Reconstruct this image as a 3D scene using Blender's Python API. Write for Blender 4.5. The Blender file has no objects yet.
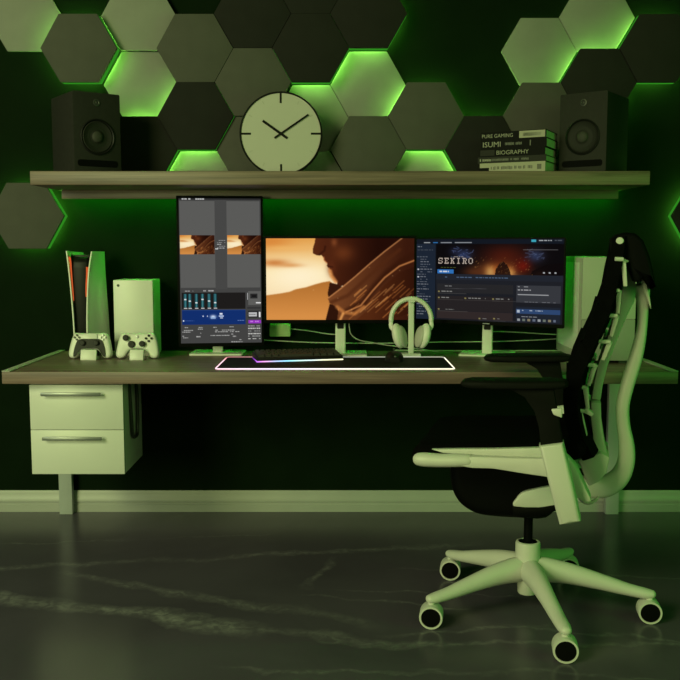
import bpy, bmesh, math, random
import numpy as np
from mathutils import Vector, Matrix
random.seed(4)
SC = bpy.context.scene
COL = SC.collection
R = math.radians

# ------------------------------------------------------------------ camera
CAM_Z, PITCH, FPX = 1.109, 0.1025, 910.0
cam = bpy.data.cameras.new('camera'); cam.sensor_width = 36.0; cam.lens = FPX * 36.0 / 680.0
cam.clip_start = 0.05
co = bpy.data.objects.new('camera', cam); COL.objects.link(co)
co.location = (0, 0, CAM_Z); co.rotation_euler = (math.pi / 2 - PITCH, 0, 0)
SC.camera = co
SC.view_settings.view_transform = 'Standard'
SC.view_settings.look = 'None'
SC.view_settings.exposure = 0.0
SC.view_settings.gamma = 1.0
SC.view_settings.use_curve_mapping = False

# ------------------------------------------------------------------ materials
def lin(c):
    c = c / 255.0
    return c / 12.92 if c <= 0.04045 else ((c + 0.055) / 1.055) ** 2.4

def rgb(r, g, b): return (lin(r), lin(g), lin(b), 1.0)

def mat(name, col, rough=0.5, metal=0.0, spec=0.5, bump=0.0, bscale=200.0, var=0.0, vscale=8.0):
    m = bpy.data.materials.new(name); m.use_nodes = True
    nt = m.node_tree; b = nt.nodes['Principled BSDF']
    b.inputs['Roughness'].default_value = rough
    b.inputs['Metallic'].default_value = metal
    b.inputs['Specular IOR Level'].default_value = spec
    tc = nt.nodes.new('ShaderNodeTexCoord')
    nz = nt.nodes.new('ShaderNodeTexNoise'); nz.inputs['Scale'].default_value = vscale
    nz.inputs['Detail'].default_value = 3
    nt.links.new(tc.outputs['Object'], nz.inputs['Vector'])
    rp = nt.nodes.new('ShaderNodeValToRGB')
    v = max(var, 0.02)
    rp.color_ramp.elements[0].position = 0.3; rp.color_ramp.elements[1].position = 0.7
    rp.color_ramp.elements[0].color = tuple(c * (1 - v) for c in col[:3]) + (1,)
    rp.color_ramp.elements[1].color = tuple(min(1, c * (1 + v)) for c in col[:3]) + (1,)
    nt.links.new(nz.outputs['Fac'], rp.inputs['Fac'])
    nt.links.new(rp.outputs['Color'], b.inputs['Base Color'])
    if bump > 0:
        n2 = nt.nodes.new('ShaderNodeTexNoise'); n2.inputs['Scale'].default_value = bscale
        nt.links.new(tc.outputs['Object'], n2.inputs['Vector'])
        bp = nt.nodes.new('ShaderNodeBump'); bp.inputs['Strength'].default_value = bump
        bp.inputs['Distance'].default_value = 0.002
        nt.links.new(n2.outputs['Fac'], bp.inputs['Height'])
        nt.links.new(bp.outputs['Normal'], b.inputs['Normal'])
    return m

def emit(name, col, strength):
    m = bpy.data.materials.new(name); m.use_nodes = True
    nt = m.node_tree; nt.nodes.clear()
    e = nt.nodes.new('ShaderNodeEmission'); o = nt.nodes.new('ShaderNodeOutputMaterial')
    e.inputs['Color'].default_value = col; e.inputs['Strength'].default_value = strength
    nt.links.new(e.outputs[0], o.inputs[0])
    return m

def emit_attr(name, attr, strength):
    m = bpy.data.materials.new(name); m.use_nodes = True
    nt = m.node_tree; nt.nodes.clear()
    a = nt.nodes.new('ShaderNodeAttribute'); a.attribute_name = attr
    e = nt.nodes.new('ShaderNodeEmission'); o = nt.nodes.new('ShaderNodeOutputMaterial')
    e.inputs['Strength'].default_value = strength
    nt.links.new(a.outputs['Color'], e.inputs['Color'])
    nt.links.new(e.outputs[0], o.inputs[0])
    return m

def wood(name, c0, c1, rough=0.45):
    m = bpy.data.materials.new(name); m.use_nodes = True
    nt = m.node_tree; b = nt.nodes['Principled BSDF']
    tc = nt.nodes.new('ShaderNodeTexCoord'); mp = nt.nodes.new('ShaderNodeMapping')
    mp.inputs['Scale'].default_value = (0.9, 16, 30)
    nz = nt.nodes.new('ShaderNodeTexNoise'); nz.inputs['Scale'].default_value = 2.2
    nz.inputs['Detail'].default_value = 7; nz.inputs['Roughness'].default_value = 0.62
    nz.inputs['Distortion'].default_value = 0.4
    rp = nt.nodes.new('ShaderNodeValToRGB')
    rp.color_ramp.elements[0].position = 0.33; rp.color_ramp.elements[0].color = c0
    rp.color_ramp.elements[1].position = 0.68; rp.color_ramp.elements[1].color = c1
    nt.links.new(tc.outputs['Object'], mp.inputs[0]); nt.links.new(mp.outputs[0], nz.inputs['Vector'])
    nt.links.new(nz.outputs['Fac'], rp.inputs['Fac']); nt.links.new(rp.outputs['Color'], b.inputs['Base Color'])
    b.inputs['Roughness'].default_value = rough
    bp = nt.nodes.new('ShaderNodeBump'); bp.inputs['Strength'].default_value = 0.15
    bp.inputs['Distance'].default_value = 0.002
    nt.links.new(nz.outputs['Fac'], bp.inputs['Height']); nt.links.new(bp.outputs['Normal'], b.inputs['Normal'])
    return m

M = dict(
    wall=mat('black_wall_paint', (0.0045, 0.0110, 0.0040), 0.8, spec=0.03, var=0.1),
    base=mat('white_baseboard_paint', (0.40, 0.41, 0.40), 0.4, var=0.04),
    white=mat('white_plastic', (0.72, 0.72, 0.69), 0.38, var=0.02),
    cream=mat('cream_headphone_plastic', (0.80, 0.78, 0.76), 0.45, var=0.02),
    lacquer=mat('white_lacquer', (0.68, 0.68, 0.66), 0.35, var=0.02),
    chairwhite=mat('white_chair_plastic', (0.62, 0.62, 0.58), 0.45, var=0.03),
    chairblack=mat('black_chair_plastic', (0.0025, 0.0027, 0.0025), 0.55, spec=0.05, var=0.1),
    padblack=mat('black_chair_fabric', (0.0028, 0.0028, 0.0028), 0.85, spec=0.02, bump=0.3, bscale=900, var=0.2, vscale=40),
    armblack=mat('soft_black_armrest_foam', (0.0055, 0.006, 0.005), 0.6, spec=0.06, var=0.1),
    wheel=mat('black_wheel_rubber', (0.003, 0.003, 0.003), 0.7, spec=0.05, var=0.1),
    black=mat('black_plastic', (0.008, 0.008, 0.008), 0.45, spec=0.2, var=0.05),
    bezel=mat('matt_black_bezel', (0.004, 0.004, 0.004), 0.6, spec=0.05),
    darkgrey=mat('dark_grey_plastic', (0.03, 0.03, 0.03), 0.45, var=0.05),
    speaker=mat('charcoal_speaker_vinyl', (0.024, 0.023, 0.022), 0.65, spec=0.12, var=0.08, vscale=60),
    cone=mat('speaker_cone', (0.018, 0.018, 0.016), 0.6, spec=0.15, var=0.1),
    cap=mat('speaker_dust_cap', (0.045, 0.045, 0.040), 0.6, spec=0.15, var=0.1),
    hexlight=mat('pale_felt_panel', (0.24, 0.245, 0.225), 0.9, spec=0.1, bump=0.15, bscale=700, var=0.04, vscale=14),
    hexmid=mat('grey_felt_panel', (0.082, 0.080, 0.074), 0.9, spec=0.1, bump=0.15, bscale=700, var=0.05, vscale=14),
    hexdark=mat('charcoal_felt_panel', (0.020, 0.0195, 0.019), 0.9, spec=0.1, bump=0.15, bscale=700, var=0.06, vscale=14),
    clockface=mat('ivory_clock_face', (0.46, 0.44, 0.42), 0.55, var=0.02),
    clockrim=mat('black_clock_rim', (0.008, 0.008, 0.008), 0.6, spec=0.1),
    clockfaint=mat('faint_grey_clock_ink', (0.37, 0.36, 0.33), 0.6),
    steel=mat('brushed_grey_handle', (0.25, 0.26, 0.27), 0.35, metal=0.6, var=0.05),
    leg=mat('grey_painted_leg', (0.42, 0.45, 0.46), 0.45, var=0.04),
    wood=wood('dark_oak_desk_wood', (0.115, 0.073, 0.064, 1), (0.25, 0.168, 0.148, 1)),
    shelfwood=wood('brown_oak_shelf_wood', (0.095, 0.064, 0.052, 1), (0.225, 0.152, 0.128, 1)),
    band=mat('pale_edge_band', (0.45, 0.46, 0.42), 0.4),
    paper=mat('cream_paper', (0.60, 0.56, 0.48), 0.8, var=0.08, vscale=60),
    bookblack=mat('black_book_cover', (0.006, 0.006, 0.006), 0.6, spec=0.06),
    bookgrey=mat('dark_grey_book_cover', (0.028, 0.027, 0.026), 0.6, spec=0.08),
    bookwhite=mat('cream_book_cover', (0.34, 0.32, 0.26), 0.6),
    ink=mat('pale_title_ink', (0.30, 0.29, 0.25), 0.6),
    inkdim=mat('dim_grey_title_ink', (0.11, 0.11, 0.10), 0.6),
    inkdark=mat('dark_title_ink', (0.10, 0.095, 0.08), 0.6),
    cable=mat('pale_grey_cable', (0.42, 0.42, 0.40), 0.5),
    padcloth=mat('black_mousepad_cloth', (0.008, 0.008, 0.009), 0.75, spec=0.2, bump=0.2, bscale=1200),
    keys=mat('black_keycap_plastic', (0.028, 0.026, 0.024), 0.5),
    amber=emit('amber_light_bar', (1.0, 0.17, 0.04, 1), 0.62),
    green=emit('green_led_glow', (0.30, 1.0, 0.10, 1), 24.0),
    rimgreen=emit('green_led_rim', (0.30, 1.0, 0.10, 1), 9.0),
    side=emit('green_edge_lit_acrylic', (0.10, 0.85, 0.05, 1), 0.26),
    strip=emit('green_led_strip', (0.02, 1.0, 0.02, 1), 15.0),
    led=emit_attr('rgb_edge_light', 'glow', 1.5),
    screen=emit_attr('lit_screen', 'picture', 1.0),
    tower=mat('white_steel_case', (0.42, 0.43, 0.38), 0.4, var=0.03),
    towerlow=mat('darker_steel_case', (0.27, 0.26, 0.25), 0.45, var=0.03),
    note=mat('pale_green_plastic', (0.42, 0.60, 0.30), 0.6),
    logo=mat('dark_green_button', (0.03, 0.06, 0.03), 0.5),
)

def marble():
    m = bpy.data.materials.new('dark_polished_marble'); m.use_nodes = True
    nt = m.node_tree; L = nt.links; N = nt.nodes.new; b = nt.nodes['Principled BSDF']
    tc = N('ShaderNodeTexCoord')
    def noise(scale, detail=4, dist=0.0, vec=None):
        n = N('ShaderNodeTexNoise'); n.inputs['Scale'].default_value = scale; n.inputs['Detail'].default_value = detail
        n.inputs['Distortion'].default_value = dist
        L.new(vec or tc.outputs['Object'], n.inputs['Vector']); return n
    def math_(op, a, b_=None, clamp=False):
        n = N('ShaderNodeMath'); n.operation = op; n.use_clamp = clamp
        for i, v in enumerate((a, b_)):
            if v is None: continue
            if isinstance(v, (int, float)): n.inputs[i].default_value = v
            else: L.new(v, n.inputs[i])
        return n.outputs[0]
    w1 = noise(3.2, 5); w2 = noise(14, 4)
    sep = N('ShaderNodeSeparateXYZ'); L.new(tc.outputs['Object'], sep.inputs[0])
    wob = math_('ADD', math_('MULTIPLY', math_('SUBTRACT', w1.outputs['Fac'], 0.5), 0.16),
                math_('MULTIPLY', math_('SUBTRACT', w2.outputs['Fac'], 0.5), 0.05))
    mask = noise(2.1, 3)
    fil = noise(30, 4, 1.0)
    total = None
    # veins of the stone: (x0,y0,x1,y1, half width, strength)
    veins = [(-1.20, 2.80, -0.55, 2.665, 0.050, 0.85), (-0.60, 2.68, -0.25, 2.535, 0.060, 1.0), (-0.27, 2.54, 0.30, 2.44, 0.030, 0.8),
             (0.25, 2.44, 1.3, 2.46, 0.014, 0.55), (-0.92, 3.00, -0.45, 2.78, 0.028, 0.65), (-0.48, 2.80, 0.10, 2.575, 0.036, 0.8),
             (-1.3, 3.04, 0.5, 3.30, 0.026, 0.42), (-0.03, 3.14, -0.10, 2.89, 0.022, 0.45), (0.14, 2.52, 0.60, 2.57, 0.012, 0.5), (0.5, 2.57, 1.0, 2.46, 0.012, 0.45),
             (-0.1, 2.80, 0.4, 2.70, 0.010, 0.5), (0.0, 2.86, 0.6, 2.80, 0.008, 0.4), (-1.3, 3.30, -0.3, 3.42, 0.010, 0.3), (0.2, 3.05, 1.2, 2.95, 0.010, 0.35), (-0.3, 2.3, 0.9, 2.25, 0.012, 0.4)]
    for (x0, y0, x1, y1, hw, st) in veins:
        dx, dy = x1 - x0, y1 - y0; ln = math.hypot(dx, dy); dx /= ln; dy /= ln
        perp = math_('ADD', math_('ADD', math_('MULTIPLY', math_('SUBTRACT', sep.outputs[0], x0), -dy),
                                  math_('MULTIPLY', math_('SUBTRACT', sep.outputs[1], y0), dx)), wob)
        al = math_('ADD', math_('MULTIPLY', math_('SUBTRACT', sep.outputs[0], x0), dx),
                   math_('MULTIPLY', math_('SUBTRACT', sep.outputs[1], y0), dy))
        e = math_('SUBTRACT', 1.0, math_('DIVIDE', math_('ABSOLUTE', perp), hw), True)
        e = math_('POWER', e, 0.8)
        ends = math_('MULTIPLY', math_('MULTIPLY', math_('ADD', al, 0.05), 8.0, True),
                     math_('MULTIPLY', math_('SUBTRACT', ln + 0.05, al), 8.0, True))
        v = math_('MULTIPLY', math_('MULTIPLY', e, ends), st)
        total = v if total is None else math_('MAXIMUM', total, v)
    brk = math_('MULTIPLY', math_('ADD', math_('MULTIPLY', math_('SUBTRACT', fil.outputs['Fac'], 0.38), 3.0, True), 0.35), 0.85)
    brk2 = math_('ADD', math_('MULTIPLY', math_('SUBTRACT', mask.outputs['Fac'], 0.35), 2.5, True), 0.25, True)
    fac = math_('MULTIPLY', math_('MULTIPLY', total, brk), brk2, True)
    cl = noise(1.7, 6, 0.6)
    r1 = N('ShaderNodeValToRGB')
    r1.color_ramp.elements[0].color = (0.072, 0.060, 0.090, 1); r1.color_ramp.elements[0].position = 0.35
    r1.color_ramp.elements[1].color = (0.104, 0.088, 0.126, 1); r1.color_ramp.elements[1].position = 0.7
    L.new(cl.outputs['Fac'], r1.inputs['Fac'])
    mx = N('ShaderNodeMix'); mx.data_type = 'RGBA'
    L.new(fac, mx.inputs['Factor']); L.new(r1.outputs['Color'], mx.inputs['A'])
    mx.inputs['B'].default_value = (0.34, 0.32, 0.36, 1)
    L.new(mx.outputs['Result'], b.inputs['Base Color'])
    b.inputs['Roughness'].default_value = 0.25
    b.inputs['Specular IOR Level'].default_value = 0.28
    return m
M['floor'] = marble()

# ------------------------------------------------------------------ mesh builder
class MB:
    def __init__(self): self.bm = bmesh.new(); self.mi = 0
    def m(self, i): self.mi = i; return self
    def _app(self, b, mtx=None):
        vs = {}
        for v in b.verts:
            vs[v] = self.bm.verts.new(mtx @ v.co if mtx else v.co)
        for f in b.faces:
            try:
                nf = self.bm.faces.new([vs[v] for v in f.verts]); nf.material_index = self.mi
            except ValueError: pass
        b.free()
        return self
    def box(self, x0, x1, y0, y1, z0, z1, bev=0.0, seg=2, mtx=None):
        b = bmesh.new(); bmesh.ops.create_cube(b, size=1)
        for v in b.verts:
            v.co = Vector(((x0 + x1) / 2 + v.co.x * (x1 - x0), (y0 + y1) / 2 + v.co.y * (y1 - y0), (z0 + z1) / 2 + v.co.z * (z1 - z0)))
        if bev: bmesh.ops.bevel(b, geom=b.edges[:], offset=bev, segments=seg, affect='EDGES', profile=0.5)
        return self._app(b, mtx)
    def prism(self, poly, a0, a1, plane='xz', bev=0.0, seg=2, mtx=None):
        b = bmesh.new()
        mp = {'xz': lambda p, q, a: (p, a, q), 'xy': lambda p, q, a: (p, q, a), 'yz': lambda p, q, a: (a, p, q)}[plane]
        v0 = [b.verts.new(mp(p, q, a0)) for p, q in poly]; v1 = [b.verts.new(mp(p, q, a1)) for p, q in poly]
        n = len(poly)
        b.faces.new(v0); b.faces.new(v1[::-1])
        for i in range(n): b.faces.new([v0[i], v0[(i + 1) % n], v1[(i + 1) % n], v1[i]])
        bmesh.ops.recalc_face_normals(b, faces=b.faces[:])
        if bev: bmesh.ops.bevel(b, geom=b.edges[:], offset=bev, segments=seg, affect='EDGES', profile=0.5, clamp_overlap=True)
        return self._app(b, mtx)
    def loft(self, rings, caps=True, closed=True, mtx=None):
        b = bmesh.new(); rv = [[b.verts.new(p) for p in r] for r in rings]; n = len(rings[0])
        for i in range(len(rv) - 1):
            for j in range(n if closed else n - 1):
                k = (j + 1) % n
                b.faces.new([rv[i][j], rv[i][k], rv[i + 1][k], rv[i + 1][j]])
        if caps and closed: b.faces.new(rv[0][::-1]); b.faces.new(rv[-1])
        bmesh.ops.recalc_face_normals(b, faces=b.faces[:])
        return self._app(b, mtx)
    def tube(self, pts, r, n=10, smooth=0, up=None, closed=False, mtx=None):
        P = [Vector(p) for p in pts]
        rr = r if isinstance(r, list) else [r] * len(P)
        rr = [(q, q) if not isinstance(q, (list, tuple)) else q for q in rr]
        if smooth: P, rr = resample(P, rr, smooth, closed)
        rings = []; prev = None
        for i, p in enumerate(P):
            if closed: t = (P[(i + 1) % len(P)] - P[i - 1])
            else: t = P[min(i + 1, len(P) - 1)] - P[max(i - 1, 0)]
            t.normalize()
            if up is not None: s = Vector(up).cross(t)
            elif prev is None: s = (Vector((0, 0, 1)) if abs(t.z) < 0.9 else Vector((0, 1, 0))).cross(t)
            else: s = prev - t * prev.dot(t)
            s.normalize(); prev = s; q = t.cross(s)
            rings.append([p + s * (rr[i][0] * math.cos(a)) + q * (rr[i][1] * math.sin(a)) for a in [2 * math.pi * k / n for k in range(n)]])
        if closed:
            rings.append(rings[0]); return self.loft(rings, caps=False, mtx=mtx)
        return self.loft(rings, mtx=mtx)
    def lathe(self, prof, c=(0, 0, 0), axis='z', n=32, mtx=None):
        rings = []
        for r, h in prof:
            ring = []
            for k in range(n):
                a = 2 * math.pi * k / n; x, y = max(r, 1e-5) * math.cos(a), max(r, 1e-5) * math.sin(a)
                ring.append(Vector(c) + Vector({'z': (x, y, h), 'y': (x, h, y), 'x': (h, x, y)}[axis]))
            rings.append(ring)
        return self.loft(rings, mtx=mtx)
    def ell(self, c, r, mtx=None, n=24):
        b = bmesh.new(); bmesh.ops.create_uvsphere(b, u_segments=n, v_segments=n // 2, radius=1)
        for v in b.verts: v.co = Vector((v.co.x * r[0], v.co.y * r[1], v.co.z * r[2]))
        T = Matrix.Translation(c) @ (mtx or Matrix.Identity(4))
        return self._app(b, T)
    def pillow(self, poly, a0, a1, r, steps=4, plane='xz', mtx=None):
        """outline extruded from a0 to a1 with rounded edges of radius r"""
        P = [Vector(p).to_2d() for p in poly]
        area = sum(P[i].x * P[(i + 1) % len(P)].y - P[(i + 1) % len(P)].x * P[i].y for i in range(len(P)))
        if area < 0: P.reverse()
        n = len(P); nor = []
        for i in range(n):
            t = (P[(i + 1) % n] - P[i - 1]).normalized(); nor.append(Vector((t.y, -t.x)))
        mp = {'xz': lambda p, a: Vector((p.x, a, p.y)), 'xy': lambda p, a: Vector((p.x, p.y, a)), 'yz': lambda p, a: Vector((a, p.x, p.y))}[plane]
        sg = 1 if a1 > a0 else -1; rings = []
        for k in range(steps + 1):
            t = k / steps * math.pi / 2
            ins = r * (1 - math.sin(t)); dep = r * (1 - math.cos(t)); rings.append((ins, a0 + sg * dep))
        for k in range(steps + 1):
            t = math.pi / 2 - k / steps * math.pi / 2
            ins = r * (1 - math.sin(t)); dep = r * (1 - math.cos(t)); rings.append((ins, a1 - sg * dep))
        return self.loft([[mp(P[i] - nor[i] * ins, a) for i in range(n)] for ins, a in rings], mtx=mtx)
    def mesh(self, me, mtx):
        b = bmesh.new(); b.from_mesh(me); return self._app(b, mtx)
    def build(self, name, mats, parent=None, world=False, angle=38):
        bm = self.bm
        if world and parent is not None:
            inv = root_matrix(parent).inverted()
            for v in bm.verts: v.co = inv @ v.co
        bmesh.ops.recalc_face_normals(bm, faces=bm.faces[:])
        me = bpy.data.meshes.new(name); bm.to_mesh(me); bm.free()
        for k in (mats if isinstance(mats, (list, tuple)) else [mats]): me.materials.append(k)
        for p in me.polygons: p.use_smooth = True
        me.set_sharp_from_angle(angle=R(angle))
        o = bpy.data.objects.new(name, me); COL.objects.link(o)
        if parent is not None: o.parent = parent
        return o

def root_matrix(o):
    while o.parent is not None: o = o.parent
    return Matrix.Translation(o.location) @ o.rotation_euler.to_matrix().to_4x4()

def resample(P, rr, k, closed=False):
    n = len(P); Q = []; S = []
    segs = n if closed else n - 1
    def g(i): return P[i % n] if closed else P[max(0, min(n - 1, i))]
    def h(i): return rr[i % n] if closed else rr[max(0, min(n - 1, i))]
    for i in range(segs):
        p0, p1, p2, p3 = g(i - 1), g(i), g(i + 1), g(i + 2)
        for j in range(k):
            t = j / k
            Q.append(0.5 * ((2 * p1) + (p2 - p0) * t + (2 * p0 - 5 * p1 + 4 * p2 - p3) * t * t + (3 * p1 - p0 - 3 * p2 + p3) * t ** 3))
            a, b = h(i), h(i + 1); S.append((a[0] + (b[0] - a[0]) * t, a[1] + (b[1] - a[1]) * t))
    if not closed: Q.append(P[-1].copy()); S.append(rr[-1])
    return Q, S

def smooth2(pts, k=4, closed=True):
    P = [Vector((p[0], p[1], 0)) for p in pts]
    Q, _ = resample(P, [(0, 0)] * len(P), k, closed)
    return [(q.x, q.y) for q in Q]

def rrect(x0, x1, y0, y1, r, n=5):
    out = []
    for cx, cy, a0 in ((x1 - r, y1 - r, 0), (x0 + r, y1 - r, 90), (x0 + r, y0 + r, 180), (x1 - r, y0 + r, 270)):
        for k in range(n + 1):
            a = R(a0 + 90 * k / n); out.append((cx + r * math.cos(a), cy + r * math.sin(a)))
    return out

def thing(name, label, cat, loc=(0, 0, 0), rotz=0.0, group=None):
    o = bpy.data.objects.new(name, None); COL.objects.link(o)
    o.empty_display_size = 0.05
    o.location = loc; o.rotation_euler = (0, 0, rotz)
    o['label'] = label; o['category'] = cat
    if group: o['group'] = group
    return o

def tag(o, label, cat, group=None):
    o['label'] = label; o['category'] = cat
    if group: o['group'] = group
    return o

def struct(name, mb, m):
    o = mb.build(name, m); o['kind'] = 'structure'; return o

def text_mesh(s, height, width=None, depth=0.0006):
    c = bpy.data.curves.new('lettering', 'FONT'); c.body = s; c.size = 1.0; c.extrude = 0.0
    c.align_x = 'LEFT'; c.resolution_u = 3
    o = bpy.data.objects.new('lettering', c); COL.objects.link(o)
    bpy.context.view_layer.update()
    me = bpy.data.meshes.new_from_object(o.evaluated_get(bpy.context.evaluated_depsgraph_get()))
    bpy.data.objects.remove(o); bpy.data.curves.remove(c)
    xs = [v.co.x for v in me.vertices]; ys = [v.co.y for v in me.vertices]
    x0, x1, y0, y1 = min(xs), max(xs), min(ys), max(ys)
    sy = height / (y1 - y0); sx = width / (x1 - x0) if width else sy
    for v in me.vertices: v.co = Vector(((v.co.x - x0) * sx, (v.co.y - y0) * sy, 0))
    return me

# a pixel of the photograph's frame back to a point of the place
CP, SP = math.cos(PITCH), math.sin(PITCH)
def ray(x, y):
    u = (x - 340) / FPX; v = (y - 340) / FPX
    return Vector((u, CP - v * SP, -SP - v * CP))
def atY(x, y, Y):
    d = ray(x, y); return Vector((0, 0, CAM_Z)) + d * (Y / d.y)

# ------------------------------------------------------------------ the room
WY = 3.74
struct('floor', MB().box(-4, 4, -1.5, WY, -0.05, 0), M['floor'])
struct('wall_back', MB().box(-4, 4, WY, WY + 0.12, 0, 3.0), M['wall'])
bb = MB().prism([(WY, 0), (WY - 0.012, 0), (WY - 0.012, 0.030), (WY - 0.009, 0.033), (WY - 0.009, 0.040), (WY - 0.012, 0.043), (WY - 0.012, 0.058), (WY - 0.009, 0.062), (WY - 0.009, 0.078), (WY - 0.005, 0.090), (WY, 0.090)], -4, 4, 'yz')
struct('baseboard_back', bb, M['base'])
# ------------------------------------------------------------------ hexagon wall panels
HR = 0.1503
def hexagon(r): return [(r * math.cos(R(60 * k)), r * math.sin(R(60 * k))) for k in range(6)]
def clip_low(P, zmin):
    out = []
    for i in range(len(P)):
        a, b_ = P[i], P[(i + 1) % len(P)]
        if a[1] >= zmin: out.append(a)
        if (a[1] >= zmin) != (b_[1] >= zmin):
            f = (zmin - a[1]) / (b_[1] - a[1]); out.append((a[0] + (b_[0] - a[0]) * f, zmin))
    return out
def hex_panel(col, row, tone, depth, core, label):
    """col: column of the honeycomb, row: rows down; tone: felt; depth: how far the face stands off the wall; core: lit or not"""
    x = 0.112 + 0.2268 * (col - 6)
    z = (1.751 if col % 2 == 0 else 1.8805) - 0.2605 * row
    t = thing('hexagon_panel', label, 'wall panel', (x, WY, z), 0, 'hexagon wall panels')
    th = 0.012 if tone == 'hexlight' else 0.016
    def cut(r): return clip_low(hexagon(r), 1.3825 - z) if 1 < row < 9 and col > 2 and col < 12 or row == 1 else hexagon(r)
    MB().prism(cut(HR), -depth, -depth + th, 'xz', bev=0.0022, seg=2).build('felt_face', M[tone], t)
    if core:
        gap = 0.034 if core == 1 else 0.006
        if core == 1: MB().prism(cut(HR - 0.001), -depth + th, -gap, 'xz').build('acrylic_edge', M['side'], t)
        MB().prism(cut(HR - 0.024 if core == 1 else HR - 0.012), -max(gap, 0.0), 0.0, 'xz').build('light_core', M['green'] if core == 1 else M['rimgreen'], t)
    else:
        MB().prism(cut(HR - 0.03), -depth + th, 0.0, 'xz').build('mounting_block', M['darkgrey'], t)
    return t
PANELS = [
    (0, -1, 'hexlight', 0.019, 2, 'pale hexagon wall panel cut by the top left corner of the view'),
    (0, 2, 'hexmid', 0.085, 1, 'grey hexagon panel with green edge, low on wall below shelf left end'),
    (1, 0, 'hexmid', 0.085, 1, 'grey hexagon panel glowing green beneath, right above the left speaker'),
    (2, -1, 'hexlight', 0.034, 0, 'pale unlit hexagon panel at the top, directly above the bright lit one by left speaker'),
    (2, 0, 'hexlight', 0.015, 0, 'bright green lit pale hexagon panel just right of the left speaker top'),
    (2, 1, 'hexdark', 0.074, 1, 'charcoal hexagon panel on the wall partly hidden behind the left speaker'),
    (3, 0, 'hexmid', 0.083, 0, 'grey hexagon panel above the charcoal panel that is left of the clock'),
    (3, 1, 'hexdark', 0.086, 1, 'charcoal hexagon panel standing alone directly left of the clock'),
    (3, 2, 'hexlight', 0.015, 0, 'lit pale hexagon panel showing as a trapezoid over the shelf, left of clock'),
    (4, -1, 'hexdark', 0.084, 0, 'charcoal hexagon panel at the top edge above and left of the clock'),
    (4, 0, 'hexmid', 0.082, 0, 'olive grey hexagon panel whose lower half is behind the top left of the clock'),
    (4, 1, 'hexmid', 0.070, 0, 'grey hexagon panel mostly hidden behind the lower left of the clock'),
    (5, -1, 'hexdark', 0.085, 0, 'charcoal hexagon panel cut by the top edge above the clock centre'),
    (5, 0, 'hexdark', 0.088, 1, 'charcoal hexagon panel up right of the clock, green light along its lower edge'),
    (5, 1, 'hexlight', 0.015, 0, 'pale hexagon panel lit along its top, partly behind the right of the clock'),
    (5, 2, 'hexlight', 0.015, 0, 'pale unlit sliver of hexagon panel beside the clock base'),
    (6, -1, 'hexdark', 0.086, 1, 'charcoal hexagon panel at the top above the brightest full lit panel'),
    (6, 0, 'hexlight', 0.015, 0, 'bright lit full hexagon panel in the middle of wall, right of the clock'),
    (6, 1, 'hexmid', 0.080, 0, 'olive grey hexagon panel resting near shelf, below the bright middle one'),
    (7, 1, 'hexmid', 0.083, 1, 'olive grey hexagon panel with green glow on the bare wall at its upper right'),
    (7, 2, 'hexlight', 0.015, 0, 'lit pale panel trapezoid over the shelf, right of the clock'),
    (8, 1, 'hexdark', 0.084, 1, 'charcoal hexagon panel left of and behind the book stack'),
    (9, 0, 'hexlight', 0.019, 2, 'bright lit full hexagon panel above the books, near the right speaker'),
    (9, 1, 'hexmid', 0.078, 2, 'olive grey hexagon panel behind the books and left of the right speaker'),
    (10, -1, 'hexlight', 0.019, 2, 'bright lit pale hexagon panel at the top edge above the right speaker'),
    (10, 0, 'hexdark', 0.074, 1, 'charcoal hexagon panel directly behind the top of the right speaker'),
    (11, 0, 'hexdark', 0.080, 1, 'charcoal hexagon panel at the upper right edge, green glow below it'),
    (12, 2, 'hexdark', 0.080, 1, 'charcoal hexagon panel added at far right edge for its green glow, lower than the shelf'),  # added panel, source for the green glow on the right wall
]
for p in PANELS: hex_panel(*p)

# ------------------------------------------------------------------ shelf
sh = thing('wall_shelf', 'long brown wooden wall shelf above the monitors with green light underneath', 'shelf', (0, WY, 1.331))
MB().box(-1.125, 1.125, 3.343, WY, 1.331, 1.381, 0.003).build('board', M['shelfwood'], sh, world=True)
MB().box(-1.106, 1.106, 3.655, 3.668, 1.297, 1.3315, 0.001).build('rail', M['shelfwood'], sh, world=True)
MB().box(-1.10, 1.10, 3.669, 3.703, 1.3015, 1.3315).build('light_strip', M['strip'], sh, world=True)

# ------------------------------------------------------------------ desk
dk = thing('desk', 'long brown wooden desk spanning the wall with three monitors on it', 'desk', (0, WY, 0))
MB().box(-1.163, 1.163, 3.098, WY - 0.002, 0.638, 0.680, 0.003).build('tabletop', M['wood'], dk, world=True)
for s in (-1, 1):
    x0, x1 = sorted((s * 1.1635, s * 1.135))
    MB().box(x0, x1, 3.10, WY - 0.002, 0.6805, 0.6835, 0.001).build('edge_band', M['band'], dk, world=True)
for x0, x1 in ((-1.166, -1.112), (1.104, 1.158)):
    MB().box(x0, x1, 3.69, 3.718, 0, 0.638, 0.002).build('leg', M['leg'], dk, world=True)

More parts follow.
